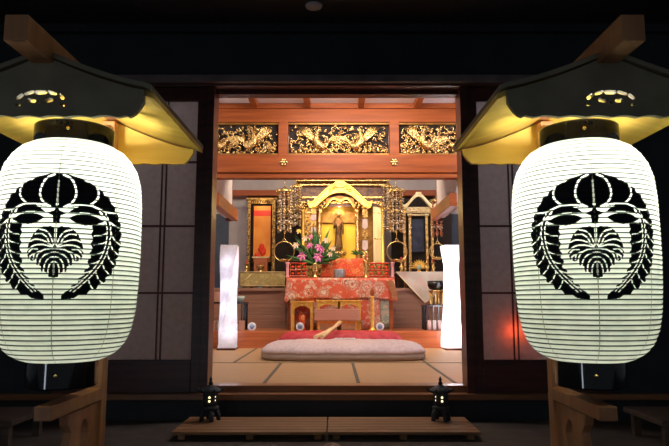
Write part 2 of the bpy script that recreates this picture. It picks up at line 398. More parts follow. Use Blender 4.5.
# ============================================================ CARVED TRANSOMS
def carving(label, px0, px1, seed):
    rnd = random.Random(seed)
    x0, x1 = P(px0,138,YR).x+.004, P(px1,138,YR).x-.004; z0, z1 = zN1+.016, zA0-.015
    w, h = x1-x0, z1-z0; cz = (z0+z1)/2
    t = thing('carved_transom', label, 'carving', ((x0+x1)/2, YR+.05, z0), 'gilded carved transom panels')
    obj('backing_board', bx(B(), x0, x1, YR+.07, YR+.08, z0, z1), DARK, t)
    b = B()
    for d in (-1, 1):                                            # two long-necked birds with swept wings
        cx = (x0+x1)/2 + d*w*.20
        pts = [(cx-d*w*.10, YR+.03, cz-h*.12), (cx-d*w*.03, YR+.015, cz-h*.28), (cx+d*w*.03, YR+.01, cz-h*.05), (cx+d*w*.015, YR+.01, cz+h*.22), (cx-d*w*.01, YR+.01, cz+h*.33)]
        sm = []
        for i in range(len(pts)-1):
            for k in range(4):
                sm.append(Vector(pts[i]).lerp(Vector(pts[i+1]), k/4))
        sm.append(Vector(pts[-1])); n = len(sm)
        tube(b, sm, [.012+.026*math.sin(PI*min(1, (i+1)/(n*.8)))**1 if i < n*.75 else .014 for i in range(n)], 8)
        for k in range(7):
            a = .15+k*.13; L = min(w, .80)*(.23-.012*k)
            st = Vector((cx+d*w*.02, YR+.03, cz-h*.1))
            pts2 = [st+Vector((d*L*q*math.cos(a*.8), -.01*math.sin(q*PI), h*.55*q*math.sin(a+q*.9))) for q in (0,.25,.5,.75,1)]
            for p_ in pts2: p_.z = min(p_.z, z1-.012); p_.x = min(max(p_.x, x0+.01), x1-.01)
            tube(b, pts2, [.006,.010,.011,.009,.004], 6)
        for k in range(4):
            L = w*.2; st = Vector((cx-d*w*.08, YR+.035, cz-h*.1))
            pts2 = [st+Vector((-d*L*q, 0, h*(.12*k-.1)*q+.03*math.sin(q*PI*1.5))) for q in (0,.25,.5,.75,1)]
            for p_ in pts2: p_.z = min(max(p_.z, z0+.01), z1-.012); p_.x = min(max(p_.x, x0+.01), x1-.01)
            tube(b, pts2, [.008,.013,.012,.010,.004], 6)
    obj('gilded_bird', b, GOLDR, t, smooth=True)
    b = B()
    for k in range(300):                                          # scrolling clouds and peonies
        cx = rnd.uniform(x0+.02, x1-.02); q = z0+h*(.06+.5*rnd.random()**1.4) if k < 200 else z0+h*rnd.uniform(.5, .93)
        r = rnd.uniform(.010, .028); a0 = rnd.uniform(0, 6.28); s = rnd.choice((-1, 1)); y = YR+rnd.uniform(.03, .055)
        pts = []
        for i in range(8):
            a = a0+s*i*.62; rr = r*(1-.1*i)
            pts.append((min(max(cx+rr*math.cos(a), x0+.006), x1-.006), y-.002*i, min(max(q+rr*math.sin(a), z0+.006), z1-.006)))
        tube(b, pts, [.0085-.0007*i for i in range(8)], 5)
        if k % 5 == 0: sph(b, (cx, y-.01, min(max(q, z0+.012), z1-.012)), .011, 6)
    obj('gilded_scrollwork', b, GOLD, t, smooth=True)
carving('gilded carved transom panel at the left, above the hanging orange scroll', 190, 278.5, 3)
carving('widest gilded carved transom panel, in the middle between the two posts', 288, 389.5, 5)
carving('gilded carved transom panel at the right end, above the small gabled shrine', 399, 484, 9)

# ============================================================ PAPER LANTERNS ON STANDS
def crest_mask(N):
    """black parts of the wisteria crest; u,v in crop units (x'=0 centre, y 30..425)"""
    xs = np.linspace(-200, 200, N); ys = np.linspace(24, 430, N)
    X, Y = np.meshgrid((xs[:-1]+xs[1:])/2, (ys[:-1]+ys[1:])/2)
    A = np.abs(X)
    def poly(pts):
        ins = np.zeros(X.shape, bool); n = len(pts)
        for i in range(n):
            x1, y1 = pts[i]; x2, y2 = pts[(i+1) % n]
            if y1 == y2: continue
            c = ((Y < y1) != (Y < y2)) & (A < (x2-x1)*(Y-y1)/(y2-y1)+x1)
            ins ^= c
        return ins
    def smooth(pts, k=6):
        if len(pts) < 3: return pts
        out = []
        for i in range(len(pts)-1):
            p0 = pts[max(i-1, 0)]; p1 = pts[i]; p2 = pts[i+1]; p3 = pts[min(i+2, len(pts)-1)]
            for j in range(k):
                t = j/k
                out.append(tuple(.5*((2*p1[d])+(-p0[d]+p2[d])*t+(2*p0[d]-5*p1[d]+4*p2[d]-p3[d])*t*t+(-p0[d]+3*p1[d]-3*p2[d]+p3[d])*t**3) for d in (0, 1)))
        out.append(pts[-1]); return out
    def stroke(pts, w, w2=None):
        pts = smooth(pts); m = np.zeros(X.shape, bool); n = len(pts)-1
        for i in range(n):
            x1, y1 = pts[i]; x2, y2 = pts[i+1]; L = (x2-x1)**2+(y2-y1)**2+1e-9
            t = np.clip(((A-x1)*(x2-x1)+(Y-y1)*(y2-y1))/L, 0, 1)
            d = np.hypot(A-x1-t*(x2-x1), Y-y1-t*(y2-y1))
            ww = w if w2 is None else w+(w2-w)*(i+t)/n
            m |= d < ww/2
        return m
    outer = [(0,32),(30,34),(50,40),(72,44),(84,54),(104,57),(116,70),(132,76),(140,92),(155,98),(160,115),(172,124),(174,142),(184,152),(183,168),(192,180),(189,200),(196,212),(190,230),(195,246),(188,262),(190,280),(180,296),(184,314),(172,326),(172,344),(156,352),(154,368),(136,374),(130,390),(110,394),(102,408),(80,408),(66,418),(27,424)]
    inner = [(27,410),(40,398),(54,391),(56,380),(74,372),(74,358),(92,348),(90,334),(106,322),(98,304),(108,292),(104,278),(112,264),(105,250),(112,234),(105,220),(111,206),(105,192),(112,178),(90,176),(60,160),(30,150),(20,142),(0,142)]
    ring = poly(outer+inner)
    lens = poly(smooth([(36,172),(60,162),(88,159),(116,163),(142,176)])+smooth([(142,176),(118,188),(85,193),(58,186),(36,172)]))
    gap = poly([(14,142),(30,140),(62,136),(104,136),(135,150),(150,168),(142,190),(112,190),(106,192),(80,200),(40,196),(14,180)])
    brow = poly(smooth([(36,154),(58,139),(92,134),(122,141),(142,164)])+smooth([(142,164),(116,156),(88,153),(60,154),(36,154)]))
    black = (ring & ~gap) | lens | brow
    white = stroke([(0,34),(0,80),(0,132)], 2, 7)
    for pts, w in (([(14,36),(40,50),(54,80),(54,105),(42,126),(22,138)], 6),
                   ([(98,52),(116,66),(122,86),(118,108),(98,128)], 6),
                   ([(20,140),(56,131),(96,129),(122,136),(150,146),(176,144)], 5),
                   ([(146,150),(160,186),(162,230),(152,280),(130,326),(98,366),(62,400)], 3.2),
                   ([(138,158),(150,190),(152,230),(142,278),(121,322),(90,360),(52,398)], 3.2),
                   ([(128,146),(142,162),(170,184),(186,190)], 5)):
        white |= stroke(pts, w)
    for (sx, sy) in ((162,205),(161,240),(154,275),(141,306),(124,335),(104,360)):      # veins of the outer leaves
        white |= stroke([(sx,sy),(sx+8,sy+20),(sx+20,sy+34),(sx+32,sy+42)], 3.4)
    for (sx, sy) in ((151,212),(150,240),(143,272),(132,302),(116,330),(96,354),(78,376)):   # veins of the inner leaves
        white |= stroke([(sx,sy),(sx-14,sy+8),(sx-36,sy+12)], 3.4)
    black &= ~white
    star = poly([(0,132),(8,150),(30,158),(12,166),(10,190),(0,190)])
    black |= star
    leaf = poly([(0,206),(14,199),(40,200),(58,212),(70,226),(76,240),(84,262),(86,280),(80,300),(68,306),(54,304),(54,318),(40,322),(38,338),(22,340),(14,354),(0,357)])
    lv = stroke([(0,196),(0,252)], 9, 6)
    for pts in ([(6,252),(16,228),(30,214),(48,209)], [(18,250),(26,234),(44,222),(62,224)], [(10,258),(36,244),(60,240),(76,246)], [(10,263),(40,256),(66,260),(86,274)],
                [(40,276),(60,284),(64,300)], [(62,284),(74,292),(76,302)], [(52,270),(70,270),(84,286)],
                [(0,279),(24,285),(40,300),(47,322)], [(0,293),(16,298),(27,314),(31,340)], [(0,307),(10,313),(16,328),(17,350)], [(4,268),(32,272),(50,286),(57,306)]):
        lv |= stroke(pts, 4.2)
    lv |= stroke([(0,312),(0,348)], 4)
    lv |= stroke([(0,262),(1,262)], 18) & ~stroke([(0,262),(1,262)], 9)
    black |= leaf & ~lv
    return black, xs, ys

PROF = [(0,.50),(.012,.60),(.035,.72),(.07,.82),(.12,.91),(.18,.965),(.28,.995),(.4,1),(.55,1),(.68,.985),(.78,.96),(.86,.915),(.92,.84),(.96,.74),(.985,.62),(1,.50)]
LR = .196
def prof_r(t):
    t = min(max(t, 0), 1)
    for (a, ra), (b, rb) in zip(PROF, PROF[1:]):
        if t <= b: return LR*(ra+(rb-ra)*(t-a)/(b-a))
    return LR*.5
NR = 47
def pleat(t, u=0):
    """radius on the pleated paper"""
    k = (t*NR) % 1
    return prof_r(t)+.0022*math.sin(PI*k)

LZ1 = P(588, 146, 1.76).z; LZ0 = P(588, 360, 1.76).z; LH = LZ1-LZ0

def lantern(X, face, label):
    t = thing('paper_lantern', label, 'lantern', (X, 1.76, LZ0-.075), 'lit paper lanterns')
    n = 96; b = B(); rows = []
    ts = []
    for k in range(NR):
        for f in (0, .27, .45, .65, .84): ts.append((k+f)/NR)
    ts.append(1)
    for tt in ts:
        r = pleat(tt); z = LZ1-tt*LH
        rows.append([b.verts.new((X+r*math.cos(2*PI*i/n), 1.76+r*math.sin(2*PI*i/n), z)) for i in range(n)])
    for j in range(len(rows)-1):
        wire = (j % 5 == 0) or (j % 5 == 4)
        if not ((j % 5 == 0)): wire = j % 5 == 4 and False
        for i in range(n):
            f = b.faces.new((rows[j][i], rows[j][(i+1)%n], rows[j+1][(i+1)%n], rows[j+1][i])); f.smooth = True
            f.material_index = 1 if (j % 5 == 0) else 0
    obj('paper_shade', b, [LANT, LRIB], t)
    # seams of the paper gores
    for k in range(8):
        a = face+PI/8*0+k*PI/4; b = B()
        vs = []
        for q in range(NR*2+1):
            tt = q/(NR*2); r = prof_r(tt)+.0026; z = LZ1-tt*LH
            vs.append([b.verts.new((X+r*math.cos(a+d), 1.76+r*math.sin(a+d), z)) for d in (-.006, .006)])
        for p_, q_ in zip(vs, vs[1:]): b.faces.new((p_[0], p_[1], q_[1], q_[0]))
        if k != 0 or True: obj('paper_seam', b, SEAM, t)
    # crest
    N = 250; M, xs, ys = crest_mask(N)
    b = B(); vd = {}
    cz = (LZ0+LZ1)/2+.006; sc = .186/1.04/200*1.0; sv = .167/198
    def vert(i, j):
        if (i, j) not in vd:
            s = xs[i]*CSX/200; s = max(min(s, .98), -.98)
            ang = face+math.asin(s); z = CZ-(ys[j]-228)*sv
            tt = (LZ1-z)/LH; r = pleat(tt)+.0012
            vd[(i, j)] = b.verts.new((X+r*math.cos(ang), 1.76+r*math.sin(ang), z))
        return vd[(i, j)]
    for j in range(N-1):
        for i in range(N-1):
            if M[j, i]: b.faces.new((vert(i, j), vert(i+1, j), vert(i+1, j+1), vert(i, j+1)))
    obj('crest', b, INK, t)
    # lacquered rings
    for nm, za, zb, rr in (('top_ring', LZ1-.006, LZ1+.052, .108), ('bottom_ring', LZ0-.072, LZ0+.004, .092)):
        b = B(); m = 48; prof = [(rr,za),(rr+.003,za+.003),(rr+.003,za+.0045),(rr+.003,zb-.0045),(rr+.003,zb-.003),(rr,zb),(rr-.008,zb),(rr-.010,za),(rr,za)]
        rings = [[b.verts.new((X+r*math.cos(2*PI*i/m), 1.76+r*math.sin(2*PI*i/m), z)) for i in range(m)] for r, z in prof[:-1]]
        for q in range(len(rings)):
            A_, B_ = rings[q], rings[(q+1) % len(rings)]
            for i in range(m): b.faces.new((A_[i], A_[(i+1)%m], B_[(i+1)%m], B_[i])).smooth = True
        if nm == 'bottom_ring': lathe(b, (X,1.76,za), [(rr-.010,.004),(rr-.010,.010)], 32)
        rg = obj(nm, b, GLOSS, t)
        b = B(); sph(b, (X+(rr+.004)*math.cos(face), 1.76+(rr+.004)*math.sin(face), (za+zb)/2), .0055, 10)
        obj('gold_stud', b, BRASS, rg, smooth=True)
    for s in (-1, 1):
        obj('hanging_cord', tube(B(), [(X+s*.104, 1.76, LZ1+.05), (X+s*.104, 1.76, RZ+.02)], .0012, 5), SEAM, t)
    l = bpy.data.lights.new('lantern_bulb', 'POINT'); l.energy = LE; l.color = (.86, .97, 1); l.shadow_soft_size = .035
    lo = bpy.data.objects.new('lantern_bulb', l); COL.objects.link(lo); lo.location = (X, 1.76, LZ1-LH*.24)
    l2 = bpy.data.lights.new('roof_fill_light', 'POINT'); l2.energy = 13; l2.color = (1, .97, .85); l2.shadow_soft_size = .02  # extra source added inside the top ring to brighten the roof underside
    lo = bpy.data.objects.new('roof_fill_light', l2); COL.objects.link(lo); lo.location = (X, 1.76, LZ1+.035)
    return t
GLOSS = ramp_mat('polished_black_lacquer', (.006,.006,.008), (.010,.010,.012), .07, 0, (5,5,5))
SEAM = ramp_mat('seam_thread', (.22,.22,.12), (.30,.30,.17), .7, 0, (9,9,9))
CSX = .80; CZ = P(595, 236, 1.58).z; LE = 3.9
RZ = P(612, 117, 1.54).z        # lower edge of the roof boards

def stand(X, mir, label):
    """post, arm and carved bracket carrying a small gabled roof"""
    t = thing('lantern_stand', label, 'stand', (X, 2.03, 0), 'roofed wooden lantern stands')
    HW, PK = .278, .150
    obj('post', bx(B(), X-.022, X+.022, 2.01, 2.055, .0, RZ+PK-.02, .003), STANDW, t)
    obj('base', bx(bx(B(), X-.25, X+.25, 2.0, 2.07, 0, .06, .005), X-.035, X+.035, 1.7, 2.35, .0, .055, .005), STANDW, t)
    za = P(605, 409, 1.62).z
    obj('arm', bx(B(), X-.024, X+.024, 1.655, 2.01, za-.038, za, .003), STANDW, t)
    # carved bracket with a lobed opening, in the plane of the arm
    b = B(); out = [(2.01, za-.045), (1.78, za-.045), (1.79, za-.075), (1.815, za-.10), (1.80, za-.14), (1.825, za-.20), (1.87, za-.26), (2.01, za-.30)]
    hole = [(1.905+.028*math.cos(a)*(1+.2*math.cos(3*a)), za-.125+.048*math.sin(a)) for a in [2*PI*k/18 for k in range(18)]]
    for s in (-.012, .012):
        o_ = [b.verts.new((X+s, y, z)) for y, z in out]; h_ = [b.verts.new((X+s, y, z)) for y, z in hole]
        eo = [b.edges.new((o_[i], o_[(i+1)%len(o_)])) for i in range(len(o_))]; eh = [b.edges.new((h_[i], h_[(i+1)%len(h_)])) for i in range(len(h_))]
        bmesh.ops.triangle_fill(b, edges=eo+eh, use_beauty=True)
        if s < 0: oa, ha = o_, h_
        else: ob, hb = o_, h_
    for A_, B_ in ((oa, ob), (ha, hb)):
        for i in range(len(A_)): b.faces.new((A_[i], A_[(i+1)%len(A_)], B_[(i+1)%len(A_)], B_[i]))
    obj('bracket', b, STANDW, t)
    # gable boards: concave slopes, rounded ends, scalloped lower edge, pierced ornament
    def slope(q): return RZ+.055+(PK-.055)*(1-abs(q))**1.35
    def gable(y0, y1, m, pierced):
        n = 36; b = B()
        qs = [-1+2*k/n for k in range(n+1)]
        top = [(X+HW*q*.97, slope(q)) for q in qs]
        bot = []
        for q in qs:
            z = RZ+.004*abs(math.sin(q*PI*4)) if abs(q) < .85 else RZ+.040*((abs(q)-.85)/.15)**2
            bot.append((X+HW*q*.97, z))
        strip(b, top, bot, y0, y1)
        return b
    def pierced(y0, y1):
        n = 72; b = B()
        qs = [-1+2*k/n for k in range(n+1)]
        outl = [(X+HW*q*.97, slope(q)+.019) for q in qs]
        for q in reversed(qs):
            z = RZ+.005*abs(math.sin(q*PI*4)) if abs(q) < .85 else RZ+.040*((abs(q)-.85)/.15)**2
            outl.append((X+HW*q*.97, z))
        holes = []
        cz = RZ+.045
        for (hx, hz, rx, rz, ang) in ((0,.022,.017,.0075,0), (.030,.020,.014,.006,-.3), (-.030,.020,.014,.006,.3), (.054,.010,.011,.007,-.7), (-.054,.010,.011,.007,.7),
                                       (.022,.000,.012,.008,.2), (-.022,.000,.012,.008,-.2), (.058,-.012,.007,.005,0), (-.058,-.012,.007,.005,0), (0,-.006,.005,.004,0)):
            hl = []
            for k in range(10):
                a = 2*PI*k/10; ux, uz = rx*math.cos(a), rz*math.sin(a)*(1+.25*math.cos(2*a))
                hl.append((X+hx+ux*math.cos(ang)-uz*math.sin(ang), cz+hz+ux*math.sin(ang)+uz*math.cos(ang)))
            holes.append(hl)
        sets = []
        for y in (y0, y1):
            loops = []; edges = []
            for L_ in [outl]+holes:
                vs = [b.verts.new((x, y, z)) for x, z in L_]; loops.append(vs)
                edges += [b.edges.new((vs[i], vs[(i+1)%len(vs)])) for i in range(len(vs))]
            bmesh.ops.triangle_fill(b, edges=edges, use_beauty=True); sets.append(loops)
        for A_, B_ in zip(*sets):
            for i in range(len(A_)): b.faces.new((A_[i], A_[(i+1)%len(A_)], B_[(i+1)%len(A_)], B_[i]))
        return b
    obj('front_gable_board', pierced(1.54, 1.556), DSTAND, t)
    obj('rear_gable_board', gable(2.10, 2.116, YELW, False), YELW, t)
    # roof boards follow the slope
    for s in (-1, 1):
        n = 16; b = B(); qs = [k/n for k in range(n+1)]
        top = [(X+s*HW*(q*1.05), slope(min(q, 1))+.020-(.006 if q > .97 else 0)) for q in qs]; bot = [(x, z-.016) for x, z in top]
        strip(b, top, bot, 1.557, 2.15); obj('roof_slope', b, [YELW], t)
        b = B(); top2 = [(x, z+.014) for x, z in top]; bot2 = [(x, z+.001) for x, z in top]
        strip(b, top2, bot2, 1.53, 2.16); obj('roof_covering', b, DSTAND, t)
    zr = slope(0)
    obj('ridge_beam', bx(B(), X-.030, X+.028, 1.40, 2.20, zr-.004, zr+.064, .004), STANDW, t)
    obj('hanger_bar', bx(B(), X-.108, X+.108, 1.745, 1.775, RZ+.02, RZ+.04, .002), STANDW, t)
    return t
XL, XR = -.768, .722
lantern(XL, -PI/2+.24, 'glowing white paper lantern with black crest, on the left side')
lantern(XR, -PI/2-.24, 'glowing white paper lantern with black crest, on the right side')
stand(XL, 1, 'wooden stand with small gabled roof holding the left paper lantern')
stand(XR, -1, 'wooden stand with small gabled roof holding the right paper lantern')

# ============================================================ BENCH, IRON LANTERNS, FORECOURT
ZBn = P(334, 432, 3.66).z
xa, xb = P(171, 432, 3.66).x, P(481, 432, 3.66).x; xm = P(327, 428, 3.66).x
bench0 = None
for k, (a, c, lab) in enumerate(((xa, xm-.004, 'low slatted wooden step board below the sill, left section'), (xm+.004, xb, 'low slatted wooden step board below the sill, right section'))):
    t = thing('slatted_step', lab, 'step', ((a+c)/2, 3.9, 0), 'slatted step boards')
    for j in range(6):
        y = 3.66+j*.078
        obj('slat', bx(B(), a, c, y, y+.070, ZBn-.016, ZBn, .002), BENCHW, t)
    for j in range(3):
        x = a+.05+(c-a-.1)*j/2
        obj('crosspiece', bx(B(), x-.02, x+.02, 3.70, 4.10, 0, ZBn-.016), BENCHW, t)

def iron_lantern(px, label, group='cast iron lanterns'):
    c = P(px, 417, 4.0); c.z = ZBn
    t = thing('iron_lantern', label, 'lantern', c, group)
    x, y, z = c; k = .26
    def sq(b, pts, mi=0, rot=PI/4, n=4):
        return lathe(b, (x, y, z), pts, n, True, mi)
    b = B()                                                       # splayed feet
    for a in (0, PI/2, PI, 3*PI/2):
        a += .35; tube(b, [(x+.030*math.cos(a), y+.030*math.sin(a), z+.075), (x+.050*math.cos(a), y+.050*math.sin(a), z+.040), (x+.055*math.cos(a), y+.055*math.sin(a), z+.0)], [.018,.016,.014], 6)
    lathe(b, (x,y,z), [(.052,.068),(.056,.074),(.056,.086),(.045,.092)], 6)
    obj('feet', b, IRON, t)
    b = lathe(B(), (x,y,z), [(.044,.090),(.048,.165),(.042,.170)], 6); obj('fire_box', b, IRON, t)
    b = lathe(B(), (x,y,z), [(.040,.165),(.078,.178),(.076,.190),(.052,.203),(.030,.214),(.014,.222)], 6)
    for i in range(6):
        a = i*PI/3; tube(b, [(x+.060*math.cos(a), y+.060*math.sin(a), z+.186), (x+.080*math.cos(a), y+.080*math.sin(a), z+.190), (x+.084*math.cos(a), y+.084*math.sin(a), z+.204)], [.006,.008,.004], 5)
    obj('roof', b, IRON, t)
    obj('finial', lathe(B(), (x,y,z), [(.010,.220),(.015,.232),(.007,.244),(.011,.254),(.001,.275)], 10), IRON, t)
    for dz in (.148, .125):
        b = B(); sph(b, (x+.002, y-.044, z+dz), .0075, 10, sy=.5); obj('glowing_opening', b, GLINT, t)
    for dz in (.150, .128):
        b = B(); sph(b, (x+(.036 if px < 334 else -.036), y-.024, z+dz), .005, 8, sx=.5); obj('glowing_opening', b, GLINT, t)
    return t
iron_lantern(210, 'small cast iron lantern at the left end of the step board')
iron_lantern(441, 'small cast iron lantern at the right end of the step board')

c = P(332, 446, 3.42); b = B(); sph(b, (c.x, 3.42, .0), .055, 16, sz=.62)
for v in b.verts: v.co.z = max(v.co.z+.01, 0)
tag(obj('rounded_stone', b, STONE, smooth=True), 'small rounded pinkish stone on the ground before the step board', 'stone')
LOWW = ramp_mat('dark_table_wood', (.07,.045,.03), (.12,.08,.055), .6, 0, (3,30,30))
def low_table(x0, x1, y, z, label):
    t = thing('low_wooden_table', label, 'table', ((x0+x1)/2, y, 0), 'low wooden tables by the walls')
    obj('tabletop', bx(B(), x0, x1, y, y+.45, z-.03, z, .004), LOWW, t)
    for xx in (x0+.03, x1-.07):
        for yy in (y+.03, y+.38): obj('leg', bx(B(), xx, xx+.04, yy, yy+.04, 0, z-.03), LOWW, t)
c = P(662, 421, 3.4); low_table(c.x, c.x+.8, 3.4, c.z, 'low wooden table at the right edge, behind the lantern stand')
c = P(12, 421, 3.4); low_table(c.x-.8, c.x, 3.4, c.z, 'low wooden table at the left edge, behind the lantern stand')
c = P(314, 28.5, YW-.3); c.z = zs
b = lathe(B(), (c.x, YW-.35, c.z), [(.03,-.018),(.055,-.014),(.06,0)], 24); tag(obj('ceiling_sensor', b, PLASTER), 'small pale round fitting on the dark eave ceiling', 'sensor')

# ============================================================ CUSHIONS ON THE TATAMI
def cushion(b, cx, cy, w, d, z0, z1, n=40, e=5, seed=1, mi_side=None, split=.38):
    rnd = random.Random(seed); top = []; 
    ph = [rnd.uniform(0, 6) for _ in range(6)]
    def ring(f, z, wr=0):
        r = []
        for i in range(n*2):
            a = 2*PI*i/(n*2); ca, sa = math.cos(a), math.sin(a)
            k = (abs(ca)**e+abs(sa)**e)**(-1/e)
            wv = 1+.006*math.sin(9*a+ph[0])+.004*math.sin(17*a+ph[1])
            r.append(b.verts.new((cx+w/2*f*k*ca*wv, cy+d/2*f*k*sa*wv, z+wr*(.008*math.sin(13*a+ph[2])+.006*math.sin(29*a+ph[3])))))
        return r
    hgt = z1-z0
    spec = [(.93,z0,0,1),(.99,z0+hgt*.08,0,1),(1.0,z0+hgt*.30,0,1),(.985,z0+hgt*.40,0,1),(1.0,z0+hgt*.46,.3,0),(1.0,z0+hgt*.58,.5,0),(.955,z0+hgt*.74,1,0),(.87,z0+hgt*.87,1,0),(.70,z0+hgt*.96,.6,0),(.4,z1,0,0),(.1,z1,0,0)]
    rs = [(ring(f,z,w_), m) for f,z,w_,m in spec]
    for (A_, m), (B_, _) in zip(rs, rs[1:]):
        for i in range(n*2):
            f = b.faces.new((A_[i], A_[(i+1)%(n*2)], B_[(i+1)%(n*2)], B_[i])); f.smooth = True; f.material_index = m
    b.faces.new(rs[-1][0]); f = b.faces.new(rs[0][0][::-1]); f.material_index = 1
    return b
cl, cr_ = P(263, 355, 6.4).x, P(423, 355, 6.4).x
zt = P(334, 339, 6.75).z
b = cushion(B(), (cl+cr_)/2, 6.47, cr_-cl, 1.02, FZ+.0, zt)
o = tag(obj('floor_cushion', b, [CUSH, CUSHS]), 'big thick lavender silk floor cushion lying on the tatami', 'cushion')
xa_, xb_ = P(279, 336, 7.25).x, P(402, 336, 7.25).x
b = cushion(B(), (xa_+xb_)/2, 7.27, xb_-xa_, .52, FZ, P(334, 331, 7.2).z, e=3, seed=4)
tag(obj('crimson_cushion', b, [CRIM, CRIM]), 'crimson cushion behind the lavender one, before the step', 'cushion')
zc = P(334, 331, 7.2).z
for p0, p1, lab in (((322, 335.5), (340, 322.5), 'longer pale wooden baton resting on the cushions'), ((315, 335.8), (331, 331), 'shorter pale wooden baton resting beside the longer one')):
    a = P(*p0, 6.72); c = P(*p1, 7.15); a.z = zt+.02; c.z = max(c.z, zc+.02)
    b = tube(B(), [a, a.lerp(c, .4), a.lerp(c, .7), c], [.022,.020,.018,.026], 10)
    tag(obj('wooden_baton', b, PALEWOOD), lab, 'baton', 'wooden batons on the cushions')
c = P(346, 337.5, 6.75); t = thing('printed_card', 'small white card with dark marks on the lavender cushion', 'card', (c.x, 6.74, zt))
obj('sheet', bx(B(), c.x-.12, c.x+.10, 6.66, 6.82, zt+.004, zt+.008), PORC, t)
b = B()
for k in range(9):
    x = c.x-.10+k*.022; bx(b, x, x+.012, 6.69+.02*(k % 3), 6.73+.025*(k % 2), zt+.008, zt+.0095)
obj('printed_mark', b, BLUED, t)

# ============================================================ TWISTED PAPER FLOOR LAMPS
def floor_lamp(px, label, glowm, y=7.40):
    c = P(px, 348, y); x = c.x; z1 = P(px, 245.5, y).z; hh = z1-FZ
    t = thing('paper_floor_lamp', label, 'lamp', (x, y, FZ), 'twisted paper floor lamps')
    b = B(); n = 24; rows = []
    for k in range(n+1):
        q = k/n; w = .150*(1-.34*math.sin(PI*min(1, q*1.02))**1.2)*(1.02-.10*q); a = PI/4+.12+q*PI/2
        ring = []
        for i in range(4):
            for s in range(5):
                p0 = Vector((math.cos(a+i*PI/2), math.sin(a+i*PI/2), 0)); p1 = Vector((math.cos(a+(i+1)*PI/2), math.sin(a+(i+1)*PI/2), 0))
                p = p0.lerp(p1, s/5)*w*1.05*(1-.06*math.sin(PI*s/5)); ring.append(b.verts.new((x+p.x, y+p.y, FZ+.025+q*(hh-.025))))
        rows.append(ring)
    for A_, B_ in zip(rows, rows[1:]):
        for i in range(20): b.faces.new((A_[i], A_[(i+1)%20], B_[(i+1)%20], B_[i]))
    obj('paper_shade', b, glowm, t)
    obj('base', bx(B(), x-.11, x+.11, y-.11, y+.11, FZ, FZ+.025, .004), DARKW, t)
    return x, y, FZ+hh*.5
lx = floor_lamp(227.5, 'softly lit white twisted paper floor lamp at the left of the cushions', WHITEP)
rx_ = floor_lamp(453, 'brightly lit white twisted paper floor lamp at the right of the cushions', WHITEP)

# ============================================================ FRONT ALTAR TABLE
YT = 7.98
zT = P(334, 277.5, YT).z
xt0, xt1 = P(286, 278, YT).x, P(395, 278, YT).x
t = thing('altar_table', 'wide lacquered altar table under orange brocade cloth', 'table', ((xt0+xt1)/2, YT+.15, ZS))
obj('tabletop', bx(B(), xt0, xt1, YT, YT+.34, zT-.025, zT, .004), REDW, t)
for xx in (xt0+.03, xt1-.07):
    for yy in (YT+.03, YT+.27): obj('leg', bx(B(), xx, xx+.04, yy, yy+.04, ZS, zT-.025), REDW, t)
def hanging(b, x0, x1, y, ztop_, zbot, folds, amp, flare=0, n=60, thick=.006, edge=None):
    top = []; rows = []
    m = 8
    for side in (0, thick):
        for j in range(m+1):
            q = j/m; row = []
            for i in range(n+1):
                u = i/n; fl = flare*q*(2*u-1)
                zb = zbot if edge is None else zbot+edge(u)
                row.append(b.verts.new((x0+(x1-x0)*u+fl, y+side-amp*q*(.5+.5*math.sin(u*folds*2*PI)), ztop_+(zb-ztop_)*q)))
            rows.append(row)
    h2 = m+1
    for j in range(m):
        for i in range(n):
            for o_ in (0, h2):
                f = b.faces.new((rows[o_+j][i], rows[o_+j][i+1], rows[o_+j+1][i+1], rows[o_+j+1][i])); f.smooth = True
    for i in range(n):
        b.faces.new((rows[0][i], rows[0][i+1], rows[h2][i+1], rows[h2][i])); b.faces.new((rows[m][i], rows[m][i+1], rows[h2+m][i+1], rows[h2+m][i]))
    for j in range(m):
        for i in (0, n): b.faces.new((rows[j][i], rows[j+1][i], rows[h2+j+1][i], rows[h2+j][i]))
    return b
zv = P(334, 301, YT-.02).z
t = thing('altar_cloth', 'orange brocade altar cloth with dark rosettes hanging over the table', 'cloth', ((xt0+xt1)/2, YT-.02, ZS))
obj('valance', hanging(B(), xt0+.01, xt1-.01, YT-.02, zT-.006, zv, 7, .02, .035, edge=lambda u: .03*abs(math.sin(u*PI*2))-.03*(u < .04)), ORBRO, t)
obj('long_cloth', hanging(B(), P(290,310,YT).x, P(380,310,YT).x, YT-.008, zT-.03, ZS+.01, 9, .008, 0), ORBRO, t)
obj('green_panel', hanging(B(), P(380.5,310,YT).x, P(389,310,YT).x, YT-.008, zT-.03, ZS+.03, 1, .01, 0, n=12), GREENBRO, t)
b = prism(B(), [(P(386,283,YT).x, P(386,281,YT).z), (P(393,281,YT).x, P(394,281,YT).z), (P(398,297,YT).x, P(398,297,YT).z), (P(394,301,YT).x, P(394,301,YT).z)], YT-.065, YT-.058)
obj('corner_flap', b, SILLW, t)

# items on the table
def lathe_thing(name, label, cat, px, py, Y, prof, m, group=None, z=None, n=20):
    c = P(px, py, Y)
    if z is not None: c.z = z
    o = obj(name, lathe(B(), c, prof, n), m, smooth=False); return tag(o, label, cat, group)
lathe_thing('incense_burner', 'small blue-grey cylindrical incense burner at the middle of the altar table', 'burner', 339.5, 279, YT+.08, [(.062,0),(.068,.006),(.070,.02),(.072,.10),(.076,.108),(.066,.11),(.062,.095),(.02,.09)], SILVER, z=zT)
# brocade covered box behind the burner
xa_, xb_ = P(322, 268, YT+.2).x, P(363, 268, YT+.2).x
b = hanging(B(), xa_, xb_, YT+.19, P(334,258.5,YT+.2).z, zT+.004, 3, .015, .02)
bx(b, xa_+.02, xb_-.02, YT+.20, YT+.33, zT, P(334,258.5,YT+.2).z-.002, .01)
tag(obj('brocade_box', b, REDBRO), 'box draped in red and orange brocade behind the burner', 'box')
